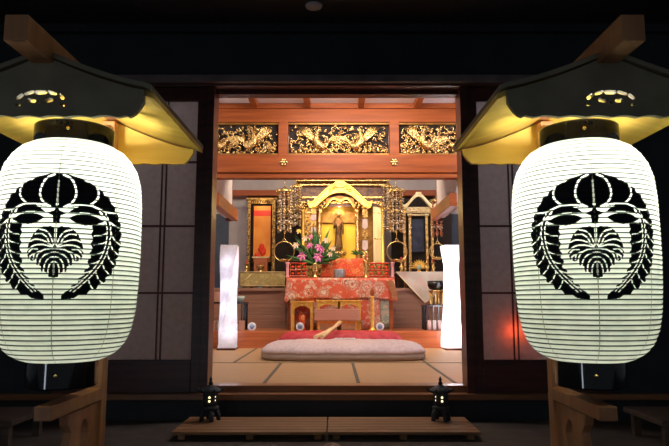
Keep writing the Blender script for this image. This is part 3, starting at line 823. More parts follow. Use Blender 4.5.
# flower arrangement
c = P(315, 279, YT+.12); c.z = zT
t = thing('flower_vase', 'brass vase with pink lilies and long green leaves', 'flowers', c)
hv = P(315, 263.5, YT+.12).z-zT
obj('vase', lathe(B(), c, [(.045,0),(.048,.01),(.025,.03),(.022,.05),(.04,.09),(.042,.13),(.035,hv-.02),(.055,hv),(.048,hv),(.03,hv-.02)], 20), BRASS, t)
rnd = random.Random(11)
def leaf(b, p, d, L, w, droop):
    """a lens shaped bent blade with a raised midrib"""
    d = Vector(d).normalized(); side = d.cross(Vector((0,1,.2))).normalized(); pts = []
    n = 7
    for i in range(n+1):
        q = i/n; ctr = Vector(p)+d*L*q+Vector((0, 0, -droop*q*q)); ww = w*math.sin(PI*min(.98, q*.9+.08))
        pts.append((b.verts.new(ctr-side*ww), b.verts.new(ctr+Vector((0,-.004,.003))), b.verts.new(ctr+side*ww), b.verts.new(ctr+Vector((0,.003,-.002)))))
    for A_, B_ in zip(pts, pts[1:]):
        for i in range(4): b.faces.new((A_[i], A_[(i+1)%4], B_[(i+1)%4], B_[i])).smooth = True
base = c+Vector((0,0,hv))
for k in range(64):
    ang = rnd.uniform(-1.45, 1.45); L = rnd.uniform(.26, .64)*(1-.24*abs(ang)); y = rnd.uniform(-.5, .25)
    b = B(); leaf(b, base+Vector((0,0,-.02)), (math.sin(ang), y, math.cos(ang)+.15), L, rnd.uniform(.013, .026), rnd.uniform(.0, .10)); obj('leaf', b, LEAF, t)
def bloom(p, r, m, nm='lily'):
    b = B()
    for k in range(6):
        a = k*PI/3+rnd.random()*.3; leaf(b, p, (math.cos(a), -.75, math.sin(a)), r, r*.24, .01)
    o_ = obj(nm, b, m, t, smooth=True)
    b = B(); 
    for k in range(4): tube(b, [p, p+Vector((rnd.uniform(-.015,.015), -r*.7, rnd.uniform(-.015,.015)))], [.0015,.003], 5)
    obj('stamen', b, YPET, o_)
for px, py, r, m in ((302,256,.075,PINK), (318.5,247,.065,PINK), (318,257,.08,PINK), (310,245,.055,PINK), (322,250,.05,PINK), (296,245,.055,PALEP), (305,238,.05,PALEP), (326,240,.05,PALEP), (333,248,.05,PALEP), (299,231,.045,YPET), (311,236,.04,PINK), (330,254,.045,PALEP)):
    bloom(P(px, py, YT-.04), r*1.08, m)
b = B()
for k in range(24):
    a = rnd.uniform(-.8, .8); tube(b, [base, base+Vector((math.sin(a)*.22, rnd.uniform(-.06,.05), math.cos(a)*rnd.uniform(.15,.3)))], .0035, 5)
obj('stem', b, LEAF, t)
# pine sprigs either side of the statue
for px, lab in ((338-8, 'small green sprig left of the statue pedestal'), (358, 'small green sprig right of the statue pedestal')):
    c = P(px, 258, YT+.27); c.z = P(334,258.5,YT+.2).z
    t2 = thing('green_sprig', lab, 'plant', c, 'green sprigs')
    obj('pot', lathe(B(), c, [(.018,0),(.026,.015),(.02,.05),(.024,.055)], 12), BRASS, t2)
    top_ = c+Vector((0,0,.055)); b = B()
    for k in range(16):
        a = rnd.uniform(-1.4, 1.4); leaf(b, top_, (math.sin(a), rnd.uniform(-.5,.4), math.cos(a)*.6+.1), rnd.uniform(.07,.13), .010, .02)
    obj('foliage', b, LEAF, t2)

# red lacquer offering stands with mauve column offerings
def offering(px0, px1, colpx, label):
    x0, x1 = P(px0,275,YT+.1).x, P(px1,275,YT+.1).x; z = zT
    t = thing('offering_stand', label, 'stand', ((x0+x1)/2, YT+.12, z), 'red lacquer offering stands')
    b = B(); hz = P(334,262.5,YT+.1).z-z
    for k, (zz, m) in enumerate(((.010,0),(hz*.45,0),(hz*.9,0))): bx(b, x0+.01*k, x1-.01*k, YT+.06, YT+.19, z+zz, z+zz+.018, .003)
    obj('tiers', b, REDW if False else REDL, t)
    n = 4
    for k in range(n):
        b = B(); x = x0+.02+(x1-x0-.04)*k/(n-1)
        lathe(b, (x, YT+.10, z), [(.014,0),(.014,.008),(.007,.02),(.010,hz*.5),(.007,hz*.8),(.012,hz*.92)], 10)
        obj('baluster', b, BRASS, t)
    for k in range(3):
        for q_ in (.7, .28):
            x = x0+.05+(x1-x0-.1)*k/2; obj('red_offering', sph(B(), (x, YT+.09, z+hz*q_), .024, 10, sz=.8), SREDM, t)
    xc = P(colpx, 270, YT+.05).x
    b = lathe(B(), (xc, YT+.035, z), [(.026,0),(.028,.01),(.020,.02),(.020,hz*.85),(.028,hz*.92),(.028,hz*1.0)], 16)
    obj('mauve_column', b, MAUVE, t)
REDL = ramp_mat('red_lacquer', (.50,.03,.015), (.62,.05,.02), .25, 0, (9,9,9), coat=.3)
offering(289, 308, 287.5, 'red lacquer offering stand on the left end of the altar table')
offering(368, 390, 392.5, 'red lacquer offering stand on the right end of the altar table')
def candlestick(px, Y, z, h, label, group='candlesticks', r=.035):
    c = P(px, 270, Y); t = thing('candlestick', label, 'candlestick', (c.x, Y, z), group)
    obj('stick', lathe(B(), (c.x,Y,z), [(r,0),(r*1.05,.008),(r*.5,.02),(r*.3,.05),(r*.7,h*.35),(r*.3,h*.45),(r*.3,h*.62),(r*.85,h*.70),(r*.9,h*.72),(r*.2,h*.74)], 16), BRASS, t)
    obj('candle', lathe(B(), (c.x,Y,z+h*.73), [(r*.2,0),(r*.32,h*.24),(r*.1,h*.27)], 10), CRIM, t)
    return t
candlestick(366, YT+.06, zT, .30, 'brass candlestick on the altar table, right of the burner')

# ============================================================ GOLD DESKS IN FRONT OF THE TABLE
YK = 7.74
def arch_frame(b, x0, x1, z0, z1, y0, y1, w, arch):
    bx(b, x0, x0+w, y0, y1, z0, z1, .002); bx(b, x1-w, x1, y0, y1, z0, z1, .002); bx(b, x0+w, x1-w, y0, y1, z1-w, z1, .002)
    n = 14; top = []; bot = []
    for i in range(n+1):
        u = i/n; x = x0+w+(x1-x0-2*w)*u; top.append((x, z1-w)); bot.append((x, z1-w-.004-arch*(1-abs(math.sin(PI*(u*1.0)))**.6)-.006*abs(math.sin(3*PI*u))))
    strip(b, top, bot, y0+.004, y1-.004)
    return b
x0, x1 = P(291,317,YK).x, P(313,317,YK).x; z0, z1 = ZS, P(334,302.5,YK).z
t = thing('gold_side_stand', 'open gilded frame stand left of the reading desk', 'stand', ((x0+x1)/2, YK+.1, ZS))
obj('frame', arch_frame(arch_frame(B(), x0, x1, z0, z1, YK, YK+.03, .035, .05), x0, x1, z0, z1, YK+.17, YK+.2, .035, .05), GOLDB, t)
obj('tabletop', bx(B(), x0-.01, x1+.01, YK-.01, YK+.21, z1, z1+.018, .003), GOLDB, t)
b = lathe(B(), ((x0+x1)/2, YK+.1, z0), [(.045,0),(.05,.02),(.02,.04),(.045,.12),(.05,.18),(.02,.22)], 16); tag(obj('round_vessel', b, REDBRO), 'small red patterned vessel inside the open gilded frame stand', 'vessel')
x0, x1 = P(317,317,YK).x, P(361,317,YK).x; z1 = P(334,301.5,YK).z; xm_ = (x0+x1)/2
t = thing('reading_desk', 'gilded low reading desk with arched openings before the altar cloth', 'desk', (xm_, YK+.1, ZS))
b = B(); zm = P(334,309,YK).z; zl = P(334,321,YK).z
for a, c in ((x0, xm_+.014), (xm_-.014, x1)):
    arch_frame(b, a, c, ZS, z1, YK, YK+.03, .03, .04)
bx(b, x0, x1, YK, YK+.03, zl-.03, zl, .002); obj('frame', b, GOLDB, t)
obj('tabletop', bx(B(), x0-.01, x1+.01, YK-.01, YK+.16, z1, z1+.018, .003), GOLDB, t)
for xx in (x0, x1-.03): obj('leg', bx(B(), xx, xx+.03, YK+.12, YK+.15, ZS, z1), GOLDB, t)
for a, c in ((x0+.03, xm_-.03), (xm_+.03, x1-.03)):
    obj('lower_panel', arch_frame(bx(B(), a+.02, c-.02, YK+.02, YK+.028, ZS+.012, zl-.045), a, c, ZS, zl-.03, YK+.004, YK+.02, .018, .02), PALEG, t)
x0, x1 = P(314.5,314,YK-.07).x, P(360,314,YK-.07).x
b = bx(B(), x0, x1, YK-.09, YK-.015, P(334,320.5,YK-.07).z, P(334,309,YK-.07).z, .004)
t = thing('patterned_box', 'long pink box with small dark dots before the reading desk', 'box', ((x0+x1)/2, YK-.05, ZS))
obj('box_body', b, PINKBOX, t)
zbx0, zbx1 = P(334,320.5,YK-.07).z, P(334,309,YK-.07).z
b = B()
for r_ in range(4):
    for k in range(16):
        xx = x0+.02+(x1-x0-.04)*(k+.5*(r_ % 2))/16; zz = zbx0+.018+(zbx1-zbx0-.036)*r_/3
        bx(b, xx-.005, xx+.005, YK-.0915, YK-.089, zz-.005, zz+.005)
obj('dot_pattern', b, CRIM, t)
for xx in (x0+.04, x1-.06): obj('box_leg', bx(B(), xx, xx+.02, YK-.08, YK-.025, ZS, zbx0, .002), GOLDB, t)
# post with reddish tip
c = P(372.5, 331, 7.72); t = thing('gilded_post', 'slender gilded post with reddish tip, right of the reading desk', 'post', (c.x, 7.72, ZS))
hp = P(372,296,7.72).z-ZS
obj('shaft', lathe(B(), (c.x,7.72,ZS), [(.05,0),(.05,.012),(.03,.02),(.022,.04),(.024,hp*.5),(.022,hp-.02),(.030,hp)], 8), GOLDB, t)
obj('tip', lathe(B(), (c.x,7.72,ZS+hp), [(.020,0),(.028,.03),(.024,.07),(.004,.10)], 12), CUSHS2 if False else REDW, t)
# three round white dishes standing on the step
for px, py, lab in ((252, 328, 'round white dish with blue motif standing on the step, leftmost of three'), (300, 327, 'round white dish with blue motif before the gilded frame stand'), (380, 327, 'round white dish with blue motif beside the slender gilded post')):
    Y = 7.655; c = P(px, py, Y); r = .052; c.z = ZS+r
    t = thing('standing_dish', lab, 'dish', (c.x, Y, ZS), 'round white dishes on the step')
    b = lathe(B(), (0,0,0), [(.02,-.004),(r*.9,.000),(r,.006),(r*.96,.009),(r*.6,.005),(.001,.004)], 28, cap=False)
    for v in b.verts: v.co = Vector((v.co.x, -v.co.z, v.co.y))+c
    d = obj('dish', b, PORC, t, smooth=True)
    b = lathe(B(), (0,0,0), [(.030,.0045),(.030,.008),(.001,.008)], 12, cap=False)
    for v in b.verts: v.co = Vector((v.co.x*(1+.2*math.sin(v.co.y*200)), -v.co.z, v.co.y))+c
    obj('blue_motif', b, BLUEP, d)
    obj('rest', tube(B(), [(c.x, Y+.006, ZS+.05), (c.x, Y+.05, ZS+.005)], .005, 6), DARKW, t)

# ============================================================ MAIN GILDED CABINET
YC = 8.75
PURP = ramp_mat('dark_purple_panel', (.05,.02,.03), (.16,.07,.03), .4, .2, (20,20,20))
COPP = ramp_mat('copper_beads', (.25,.06,.03), (.62,.25,.12), .3, .6, (60,60,60), lo=.4, hi=.6)
TARN = ramp_mat('tarnished_brass', (.14,.09,.06), (.80,.66,.50), .28, .7, (60,60,60), lo=.4, hi=.6)
def cx_(px, py=230, Y=YC): return P(px, py, Y).x
def cz_(py, Y=YC): return P(334, py, Y).z
t = thing('altar_cabinet', 'tall gilded altar cabinet with an arched gable over the statue', 'cabinet', (cx_(339), YC+.2, ZD))
x0, x1 = cx_(300), cx_(385)
obj('base', bx(bx(B(), x0, x1, YC, YC+.5, ZD, cz_(268), .005), x0-.02, x1+.02, YC-.02, YC+.5, cz_(270), cz_(266), .003), DGOLD, t)
obj('back_panel', bx(B(), x0, x1, YC+.46, YC+.5, cz_(266), cz_(183)), BROWNI, t)
for px, m, w in ((303,GOLDB,.022), (319.5,GOLD,.028), (357.5,GOLD,.028), (383,GOLDB,.022)):
    x = cx_(px); b = lathe(B(), (x, YC+.04, cz_(266)), [(w*1.5,0),(w*1.5,.03),(w,.05),(w,cz_(208)-cz_(266)-.05),(w*1.6,cz_(208)-cz_(266))], 14)
    pl = obj('pillar', b, m, t)
    b = B()
    for k in range(6): sph(b, (x+random.uniform(-.05,.05), YC+.01, cz_(206)+random.uniform(-.03,.06)), .025, 8)
    for s in (-1, 1): torus(b, (x+s*.045, YC+.0, cz_(204)), .025, .010, n=14, m=6)
    obj('bracket_carving', b, GOLD, pl)
# arched gable
n = 40; top = []; bot = []
xc = cx_(340); W_ = cx_(372)-xc
for i in range(n+1):
    u = -1+2*i/n; a = abs(u)
    hgt = (.5+.5*math.cos(PI*min(1, a*1.08)))**.62; z = cz_(206)+(cz_(185)-cz_(206))*hgt + (.045*((a-.8)/.2)**2 if a > .8 else 0)
    top.append((xc+W_*u, z)); bot.append((xc+W_*u*.97, z-.06-.07*(1-a)))
obj('arched_gable', strip(strip(B(), top, bot, YC-.10, YC+.0), [(x, z+.022) for x, z in top], [(x, z+.004) for x, z in top], YC-.13, YC+.02), GOLDB, t)
b = B(); prism(b, [(xc-.10,cz_(186)),(xc-.05,cz_(182.5)),(xc,cz_(180.5)),(xc+.05,cz_(182.5)),(xc+.10,cz_(186)),(xc+.04,cz_(189)),(xc-.04,cz_(189))], YC-.15, YC-.10)
for s in (-1,1):
    for k in range(3): torus(b, (xc+s*(.05+.045*k), YC-.12, cz_(187.5+2.0*k)), .018, .007, n=14, m=6)
obj('gable_crest', b, GOLDB, t)
top = []; bot = []
Wi = cx_(354)-xc
for i in range(n+1):
    u = -1+2*i/n; a = abs(u); z = cz_(205)+(cz_(199)-cz_(205))*(1-a**3)-.02*math.cos(u*PI*2)
    top.append((xc+Wi*u, cz_(196)-.04*a)); bot.append((xc+Wi*u, z))
obj('inner_arch', strip(B(), top, bot, YC-.02, YC+.01), BROWNI, t)
obj('inner_arch_edge', strip(B(), [(x, z+.004) for x, z in bot], [(x, z-.022) for x, z in bot], YC-.04, YC-.01), GOLDB, t)
# cornice rails, lattice frieze
b = B(); bx(b, x0-.06, x1+.06, YC-.12, YC+.5, cz_(182.5), cz_(180.5), .003); bx(b, x0-.03, x1+.03, YC-.05, YC+.5, cz_(186), cz_(184.5), .003)
obj('cornice', b, GOLD, t)
b = B(); bx(b, x0, cx_(322), YC+.02, YC+.05, cz_(198), cz_(196), .002); bx(b, cx_(358), x1, YC+.02, YC+.05, cz_(198), cz_(196), .002)
bx(b, x0, x1, YC+.04, YC+.06, cz_(203), cz_(201), .002)
obj('frieze_rails', b, GOLD, t)
obj('frieze_panel', bx(B(), x0, x1, YC+.07, YC+.10, cz_(206), cz_(184)), PURP, t)
# inner shrine: yellow gilt panels and brown upper screen
obj('gilt_screen', bx(B(), cx_(321), cx_(357), YC+.36, YC+.38, cz_(262), cz_(219)), YELLOW, t)
obj('upper_screen', bx(B(), cx_(321), cx_(357), YC+.30, YC+.35, cz_(220), cz_(203)), BROWNI, t)
for px0, px1, m, lab in ((302,316,DGOLD,'dark gilded inner door'), (373.5,382.5,PALEG,'pale gold inner door')):
    d = obj('cabinet_door', bx(B(), cx_(px0), cx_(px1), YC+.07, YC+.10, cz_(265), cz_(206), .004), m, t); d['label'] = lab
    b = B()
    for q in (212, 238, 262): bx(b, cx_(px0)+.01, cx_(px1)-.01, YC+.06, YC+.07, cz_(q)-.008, cz_(q)+.008)
    obj('door_rail', b, GOLD, d)
    if px0 < 330:
        b = B()
        for k in range(8): torus(b, (cx_(308)+random.uniform(-.04,.04), YC+.065, cz_(215+6*k)), .025, .007, n=12, m=5)
        obj('door_ornament', b, GOLDB, d)
# side banners hanging in the cabinet
def banner(px, py0, py1, Y, label, m1=GOLDB, w=.045):
    x = P(px,230,Y).x; z1, z0 = P(334,py0,Y).z, P(334,py1,Y).z
    t = thing('hanging_banner', label, 'banner', (x, Y, z0), 'gilded hanging banners')
    b = lathe(B(), (x,Y,z1), [(w*.3,0),(w*1.1,-.03),(w*1.2,-.045),(w*.4,-.05)], 12); obj('canopy', b, m1, t)
    n = 5; hh = (z1-z0-.05)/n
    for k in range(n):
        zz = z1-.05-hh*k
        b = B(); prism(b, [(x-w*.8,zz),(x+w*.8,zz),(x+w*.9,zz-hh*.75),(x,zz-hh*.97),(x-w*.9,zz-hh*.75)], Y-.006, Y+.006)
        obj('panel', b, (CUSH if k % 2 else DGOLD) if k < 4 else GOLD, t)
banner(365, 205, 262, YC-.06, 'gilded and red hanging banner right of the statue')
banner(313.5, 205, 240, YC-.06, 'gilded and red hanging banner left of the statue')

# standing statue: one continuous robed figure on a lotus pedestal
YSt = YC+.16; xs_ = P(338.5,240,YSt).x; zp = P(334,252,YSt).z; zh = P(334,211,YSt).z
t = thing('statue', 'small robed gilt statue standing on a lotus pedestal in the cabinet', 'statue', (xs_, YSt, cz_(266)))
hh = zh-zp
vm = [(0,0,0,.055),(0,0,.25,.050),(0,0,.45,.042),(0,0,.60,.043),(0,0,.74,.048),(0,0,.82,.020),(0,0,.91,.034),(0,0,.985,.016)]
me = bpy.data.meshes.new('figure'); V = [(0,0,z*hh) for _,_,z,_ in vm]; R = [r*hh/.6*1.0 for *_, r in vm]; Ed = [(i,i+1) for i in range(7)]
def arm_(s, pts):
    prev = 4
    for (x,y,z,r) in pts:
        V.append((s*x*hh, y*hh, z*hh)); R.append(r*hh/.6); Ed.append((prev, len(V)-1)); prev = len(V)-1
arm_(-1, [(.08,0,.74,.026),(.10,-.03,.58,.024),(.09,-.10,.60,.022),(.07,-.12,.66,.014)])
arm_(1, [(.08,0,.74,.026),(.105,-.01,.57,.024),(.105,-.07,.47,.018),(.105,-.09,.42,.013)])
arm_(-1, [(.04,0,.30,.035),(.06,-.01,.06,.038)]); arm_(1, [(.04,0,.30,.035),(.06,-.01,.06,.038)])
me.from_pydata([tuple(Vector(v)+Vector((xs_,YSt,zp))) for v in V], Ed, [])
fo = bpy.data.objects.new('figure', me); COL.objects.link(fo); me.materials.append(STATUE)
sk = fo.modifiers.new('s', 'SKIN'); 
for i, sv_ in enumerate(me.skin_vertices[0].data): sv_.radius = (R[i], R[i]*.8); sv_.use_root = (i == 3)
sub = fo.modifiers.new('b', 'SUBSURF'); sub.levels = 2; sub.render_levels = 2; fo.parent = t; fo.matrix_parent_inverse = Matrix.Translation(-t.location)
zb = cz_(266)
b = lathe(B(), (xs_,YSt,zb), [(.12,0),(.12,.02),(.08,.035),(.06,.07),(.10,.09),(.10,.105),(.05,.12),(.07,zp-zb-.03),(.10,zp-zb-.005),(.05,zp-zb+.003)], 20)
ped = obj('lotus_pedestal', b, GOLDB, t)
b = B()
for k in range(14):
    a = 2*PI*k/14; sph(b, (xs_+.088*math.cos(a), YSt+.088*math.sin(a), zp-.02), .028, 8, sz=1.2)
obj('lotus_petals', b, GOLD, ped)
b = torus(B(), (xs_, YSt+.06, zp+hh*.90), .055, .005, n=28, m=6)
for k in range(12):
    a = 2*PI*k/12; tube(b, [(xs_+.03*math.cos(a),YSt+.06,zp+hh*.9+.03*math.sin(a)), (xs_+.068*math.cos(a),YSt+.06,zp+hh*.9+.068*math.sin(a))], [.003,.001], 4)
obj('halo', b, STATUE, t)

# ============================================================ RING LAMPS AND BEAD PENDANTS
def bead_string(b, x, y, z1, z0, r=.010, step=.03, mi=0):
    n = max(2, int((z1-z0)/step))
    tube(b, [(x,y,z1),(x,y,z0)], .0018, 4, mi=mi)
    for k in range(n):
        z = z1-(k+.5)*(z1-z0)/n; rr = r*(1.5 if k % 3 == 2 else .8)
        sph(b, (x,y,z), rr, 7, sz=1.2 if k % 3 != 2 else .6, mi=mi)
def pendant(px, py0, py1, Y, label, cols=5, w=.13, m=None, ring=None):
    x = P(px,220,Y).x; z1, z0 = P(334,py0,Y).z, P(334,py1,Y).z
    t = thing('hanging_ornament', label, 'ornament', (x, Y, z0), 'beaded altar pendants')
    b = lathe(B(), (x,Y,z1), [(.01,.05),(.03,.03),(w*.5,.0),(w*.62,-.02),(w*.5,-.03)], 8)
    for k in range(8):
        a = 2*PI*k/8; torus(b, (x+w*.62*math.cos(a), Y+w*.62*math.sin(a), z1-.01), .014, .005, n=10, m=5)
    obj('canopy', b, BRASS, t)
    obj('chain', tube(B(), [(x,Y,z1+.05),(x,Y,P(334,179,Y).z)], .004, 6), BRASS, t)
    for k in range(cols):
        a = 2*PI*k/cols+.3; b = B()
        xx, yy = x+w*.52*math.cos(a), Y+w*.52*math.sin(a)
        bead_string(b, xx, yy, z1-.03, z0+.02+.03*(k % 2), .017, .036); sph(b, (xx,yy,z0+.01+.03*(k%2)), .018, 8, sz=1.3)
        obj('bead_string', b, m or [TARN, TARN, DGOLD][k % 3], t)
    nt_ = 4
    for q in range(1, nt_):
        zz = z1+(z0-z1)*q/nt_; b = torus(B(), (x,Y,zz), w*.58, .006, axis='z', n=20, m=6)
        for k in range(8):
            a = 2*PI*k/8; sph(b, (x+w*.58*math.cos(a), Y+w*.58*math.sin(a), zz-.018), .013, 6, sz=1.3)
        obj('tier', b, TARN if q % 2 else BRASS, t)
    if ring:
        R_ = ring; zc_ = P(334,251.5,Y).z; b = torus(B(), (x, Y, zc_), R_, .0075, n=40, m=8)
        torus(b, (x, Y, zc_+R_+.018), .018, .005, n=14, m=6)
        for k in range(3): sph(b, (x+(-1+k)*.03, Y, zc_-R_+.012), .014, 8)
        obj('ring', b, BRASS, t)
        obj('ring_chain', tube(B(), [(x,Y,z0+.02),(x,Y,zc_+R_+.03)], .004, 6), BRASS, t)
        b = lathe(B(), (x,Y,zc_-R_), [(.012,.0),(.03,.012),(.06,.022),(.062,.03),(.02,.03)], 16); obj('oil_dish', b, BRASS, t)
    return t
YP = 8.15
pendant(284.5, 190, 232, YP, 'beaded brass pendant with a hanging ring, left of the altar', 10, .165, ring=.135)
pendant(396.5, 190, 232, YP, 'beaded brass pendant with a hanging ring, right of the altar', 10, .165, ring=.135)
pendant(296, 186, 226, YP+.25, 'slim beaded pendant beside the left ring pendant', 6, .11)
pendant(388, 186, 230, YP+.25, 'slim beaded pendant beside the right ring pendant', 6, .11)
pendant(437, 200, 236, YP+.3, 'reddish beaded pendant at the right end of the altar, near the lit lamp', 6, .12, m=COPP, ring=.11)

# ============================================================ SIDE ALTARS
YA = 8.55
# left: gold brocade altar cloth on a table, hanging scroll in a frame
xa_, xb_ = P(240,280,YA).x, P(285,280,YA).x; zq = P(334,272,YA).z
t = thing('side_table', 'side altar table under the gold brocade cloth', 'table', ((xa_+xb_)/2, YA+.15, ZD))
obj('tabletop', bx(B(), xa_, xb_, YA+.02, YA+.3, zq-.02, zq, .003), DARKW, t)
for xx in (xa_+.02, xb_-.05): obj('leg', bx(B(), xx, xx+.03, YA+.1, YA+.25, ZD, zq-.02), DARKW, t)
b = hanging(B(), xa_, xb_, YA, zq+.004, P(334,287,YA).z, 2, .006, .0)
t = thing('gold_cloth', 'gold brocade cloth hanging in front of the left side altar', 'cloth', ((xa_+xb_)/2, YA, ZD))
obj('cloth', b, GOLDBRO, t)
b = B(); tube(b, [(xa_+.03, YA-.014, zq-.16), (xa_+.16, YA-.014, zq-.03)], .008, 5); tube(b, [(xa_, YA-.012, zq), (xb_, YA-.012, zq)], .006, 5); tube(b, [(xa_, YA-.012, zq-.19), (xb_, YA-.012, zq-.19)], .006, 5)
obj('gold_braid', b, PALEG, t)
c = P(260,288,YA-.06); b = lathe(B(), (c.x, YA-.10, ZD), [(.03,0),(.02,.008),(.05,.03),(.055,.034),(.045,.03),(.01,.012)], 18)
tag(obj('small_bowl', b, CELADON), 'small green bowl on the ledge before the gold cloth', 'bowl')
YF = 9.0
x0, x1 = P(247,235,YF).x, P(275,235,YF).x; z0, z1 = ZD, P(334,200,YF).z
t = thing('scroll_shrine', 'dark gilded open shrine frame holding the orange scroll', 'shrine', ((x0+x1)/2, YF+.1, ZD))
for xx, nm in ((x0, 'pillar'), (x1-.045, 'pillar')):
    b = bx(B(), xx, xx+.045, YF, YF+.05, z0, z1, .003)
    for k in range(14): sph(b, (xx+.022+.012*(-1)**k, YF-.004, z0+.06+(z1-z0-.1)*k/14), .016, 6)
    obj(nm, b, DGOLD, t)
b = bx(B(), x0-.02, x1+.02, YF-.03, YF+.12, z1, z1+.03, .003)
for k in range(10): torus(b, (x0+.05+(x1-x0-.1)*k/9, YF+.0, z1-.03), .022, .007, n=12, m=5)
obj('header', b, DGOLD, t)
obj('back', bx(B(), x0+.045, x1-.045, YF+.16, YF+.18, z0, z1), DARK, t)
ys = YF+.08; x0, x1 = P(253.5,235,ys).x, P(270.5,235,ys).x
t = thing('hanging_scroll', 'orange hanging scroll with a red band in the left shrine', 'scroll', ((x0+x1)/2, ys, P(334,268,ys).z))
obj('silk', bx(B(), x0, x1, ys, ys+.006, P(334,262,ys).z, P(334,206,ys).z), SCROLL, t)
obj('red_band', bx(B(), x0, x1, ys-.003, ys+.001, P(334,216,ys).z, P(334,210.5,ys).z), SREDM, t)
obj('roller', tube(B(), [(x0-.02,ys,P(334,262.5,ys).z),(x1+.02,ys,P(334,262.5,ys).z)], .014, 10), DARKW, t)
c = P(261.5,252,ys); b = B()
for k in range(9): sph(b, (c.x+random.uniform(-.07,.07)*(1-k/12), ys-.03, P(334,253,ys).z-.03+.017*k), .035, 8)
b2 = P(334,253,ys).z
t = thing('red_offering', 'red heaped offering on a white topped stand before the orange scroll', 'offering', (c.x, ys-.08, ZD+.02))
obj('heap', b, SREDM, t); zz = b2-.06
obj('tray', bx(B(), c.x-.13, c.x+.13, ys-.10, ys-.005, zz-.02, zz+.0, .003), PALEG, t)
obj('stand', bx(B(), c.x-.10, c.x+.10, ys-.09, ys-.01, ZD, zz-.02), STEPW, t)
candlestick(246.5, YA+.12, zq, .17, 'short brass candlestick at the left end of the left side altar', r=.05)
lathe_thing('brass_burner', 'squat brass burner on the left side altar', 'burner', 260.5, 271, YA+.12, [(.05,0),(.03,.01),(.028,.03),(.055,.06),(.06,.09),(.065,.1),(.05,.1),(.045,.09)], BRASS, z=zq)
# right: white brocade cloth with triangle, gabled shrine
xa_, xb_ = P(397,275,YA).x, P(448,275,YA).x
t = thing('side_table', 'side altar table under the white brocade cloth', 'table', ((xa_+xb_)/2, YA+.15, ZD))
obj('tabletop', bx(B(), xa_, xb_, YA+.02, YA+.3, zq-.02, zq, .003), DARKW, t)
for xx in (xa_+.02, xb_-.05): obj('leg', bx(B(), xx, xx+.03, YA+.1, YA+.25, ZD, zq-.02), DARKW, t)
yc_ = YD-.05
b = prism(B(), [(P(396,272,yc_).x, P(334,272,yc_).z), (P(449,272,yc_).x, P(334,272,yc_).z), (P(449,284,yc_).x, P(334,284,yc_).z), (P(425,303,yc_).x, P(334,303,yc_).z)], yc_, yc_+.006)
bx(b, P(396,272,yc_).x, xb_, yc_, YA+.3, P(334,272,yc_).z, P(334,272,yc_).z+.005)
t = thing('white_cloth', 'white brocade cloth with a pointed lower edge on the right side altar', 'cloth', (P(425,300,yc_).x, yc_, P(334,303,yc_).z))
obj('cloth', b, WHITEBRO, t)
b = tube(B(), [(P(396,272,yc_).x, yc_-.004, P(334,272,yc_).z), (P(425,303,yc_).x, yc_-.004, P(334,303,yc_).z), (P(449,284,yc_).x, yc_-.004, P(334,284,yc_).z)], .006, 5)
obj('braid', b, PALEG, t)
zq2 = P(334,272,yc_).z+.005
x0, x1 = P(403,235,YF).x, P(434,235,YF).x; z0, z1 = ZD, P(334,208,YF).z; xc = (x0+x1)/2
t = thing('gabled_shrine', 'small gilded shrine with a curved gable, right of the main cabinet', 'shrine', (xc, YF+.1, ZD))
for xx in (x0, x1-.05, x0+.08, x1-.13):
    b = bx(B(), xx+.005, xx+.045, YF, YF+.05, z0, z1, .003)
    for k in range(12): sph(b, (xx+.025, YF-.004, z0+.06+(z1-z0-.1)*k/12), .016, 6)
    obj('pillar', b, GOLD, t)
n = 30; top = []; bot = []
for i in range(n+1):
    u = -1+2*i/n; a = abs(u); z = P(334,207,YF).z+(P(334,195,YF).z-P(334,207,YF).z)*(.5+.5*math.cos(PI*min(1,a*1.1)))+(.02 if a > .9 else 0)
    top.append((xc+u*(x1-x0)*.56, z+.02)); bot.append((xc+u*(x1-x0)*.54, z-.035))
obj('curved_gable', strip(B(), top, bot, YF-.08, YF+.0), PALEG, t)
b = bx(B(), xc-.04, xc+.04, YF-.10, YF-.03, P(334,196,YF).z, P(334,193,YF).z, .004); obj('gable_finial', b, PALEG, t)
b = bx(B(), x0+.05, x1-.05, YF-.01, YF+.04, P(334,213,YF).z, P(334,207,YF).z, .003)
for k in range(5): torus(b, (x0+.10+(x1-x0-.2)*k/4, YF-.02, P(334,210,YF).z), .028, .008, n=12, m=5)
for k in range(12): sph(b, (x0+.08+(x1-x0-.16)*k/11, YF-.01, P(334,215,YF).z), .018, 6)
obj('frieze', b, PALEG, t)
obj('back', bx(B(), x0+.02, x1-.02, YF+.16, YF+.18, z0, z1), DARK, t)
x0, x1 = P(408,235,ys).x, P(424,235,ys).x
tag(obj('indigo_scroll', bx(B(), x0, x1, ys, ys+.006, P(334,252,ys).z, P(334,219,ys).z), BLUED), 'dark indigo scroll hanging in the small gabled shrine', 'scroll')
candlestick(401.5, YA+.1, zq2, .22, 'brass candlestick at the left end of the right side altar', r=.055)
candlestick(433.5, YA+.1, zq2, .20, 'brass candlestick at the right end of the right side altar', r=.05)
c = P(419,270,YA+.12); c.z = zq2; t = thing('lotus_ornament', 'brass lotus ornament with a pale blue jewel on the right side altar', 'ornament', c)
b = lathe(B(), c, [(.05,0),(.045,.01),(.02,.03),(.03,.06)], 14)
for k in range(11):
    a = PI*k/10; leaf(b, c+Vector((0,0,.06)), (math.cos(a), -.15, math.sin(a)+.1), .13, .018, 0)
obj('petals', b, GOLDB, t); b = B(); sph(b, c+Vector((0,-.03,.075)), .036, 12); obj('jewel', b, CELADON, t)
lathe_thing('brass_cup', 'little brass cup between the lotus ornament and right candlestick', 'cup', 427, 271, YA+.1, [(.03,0),(.012,.012),(.012,.03),(.035,.06),(.038,.1),(.03,.1)], BRASS, z=zq2)

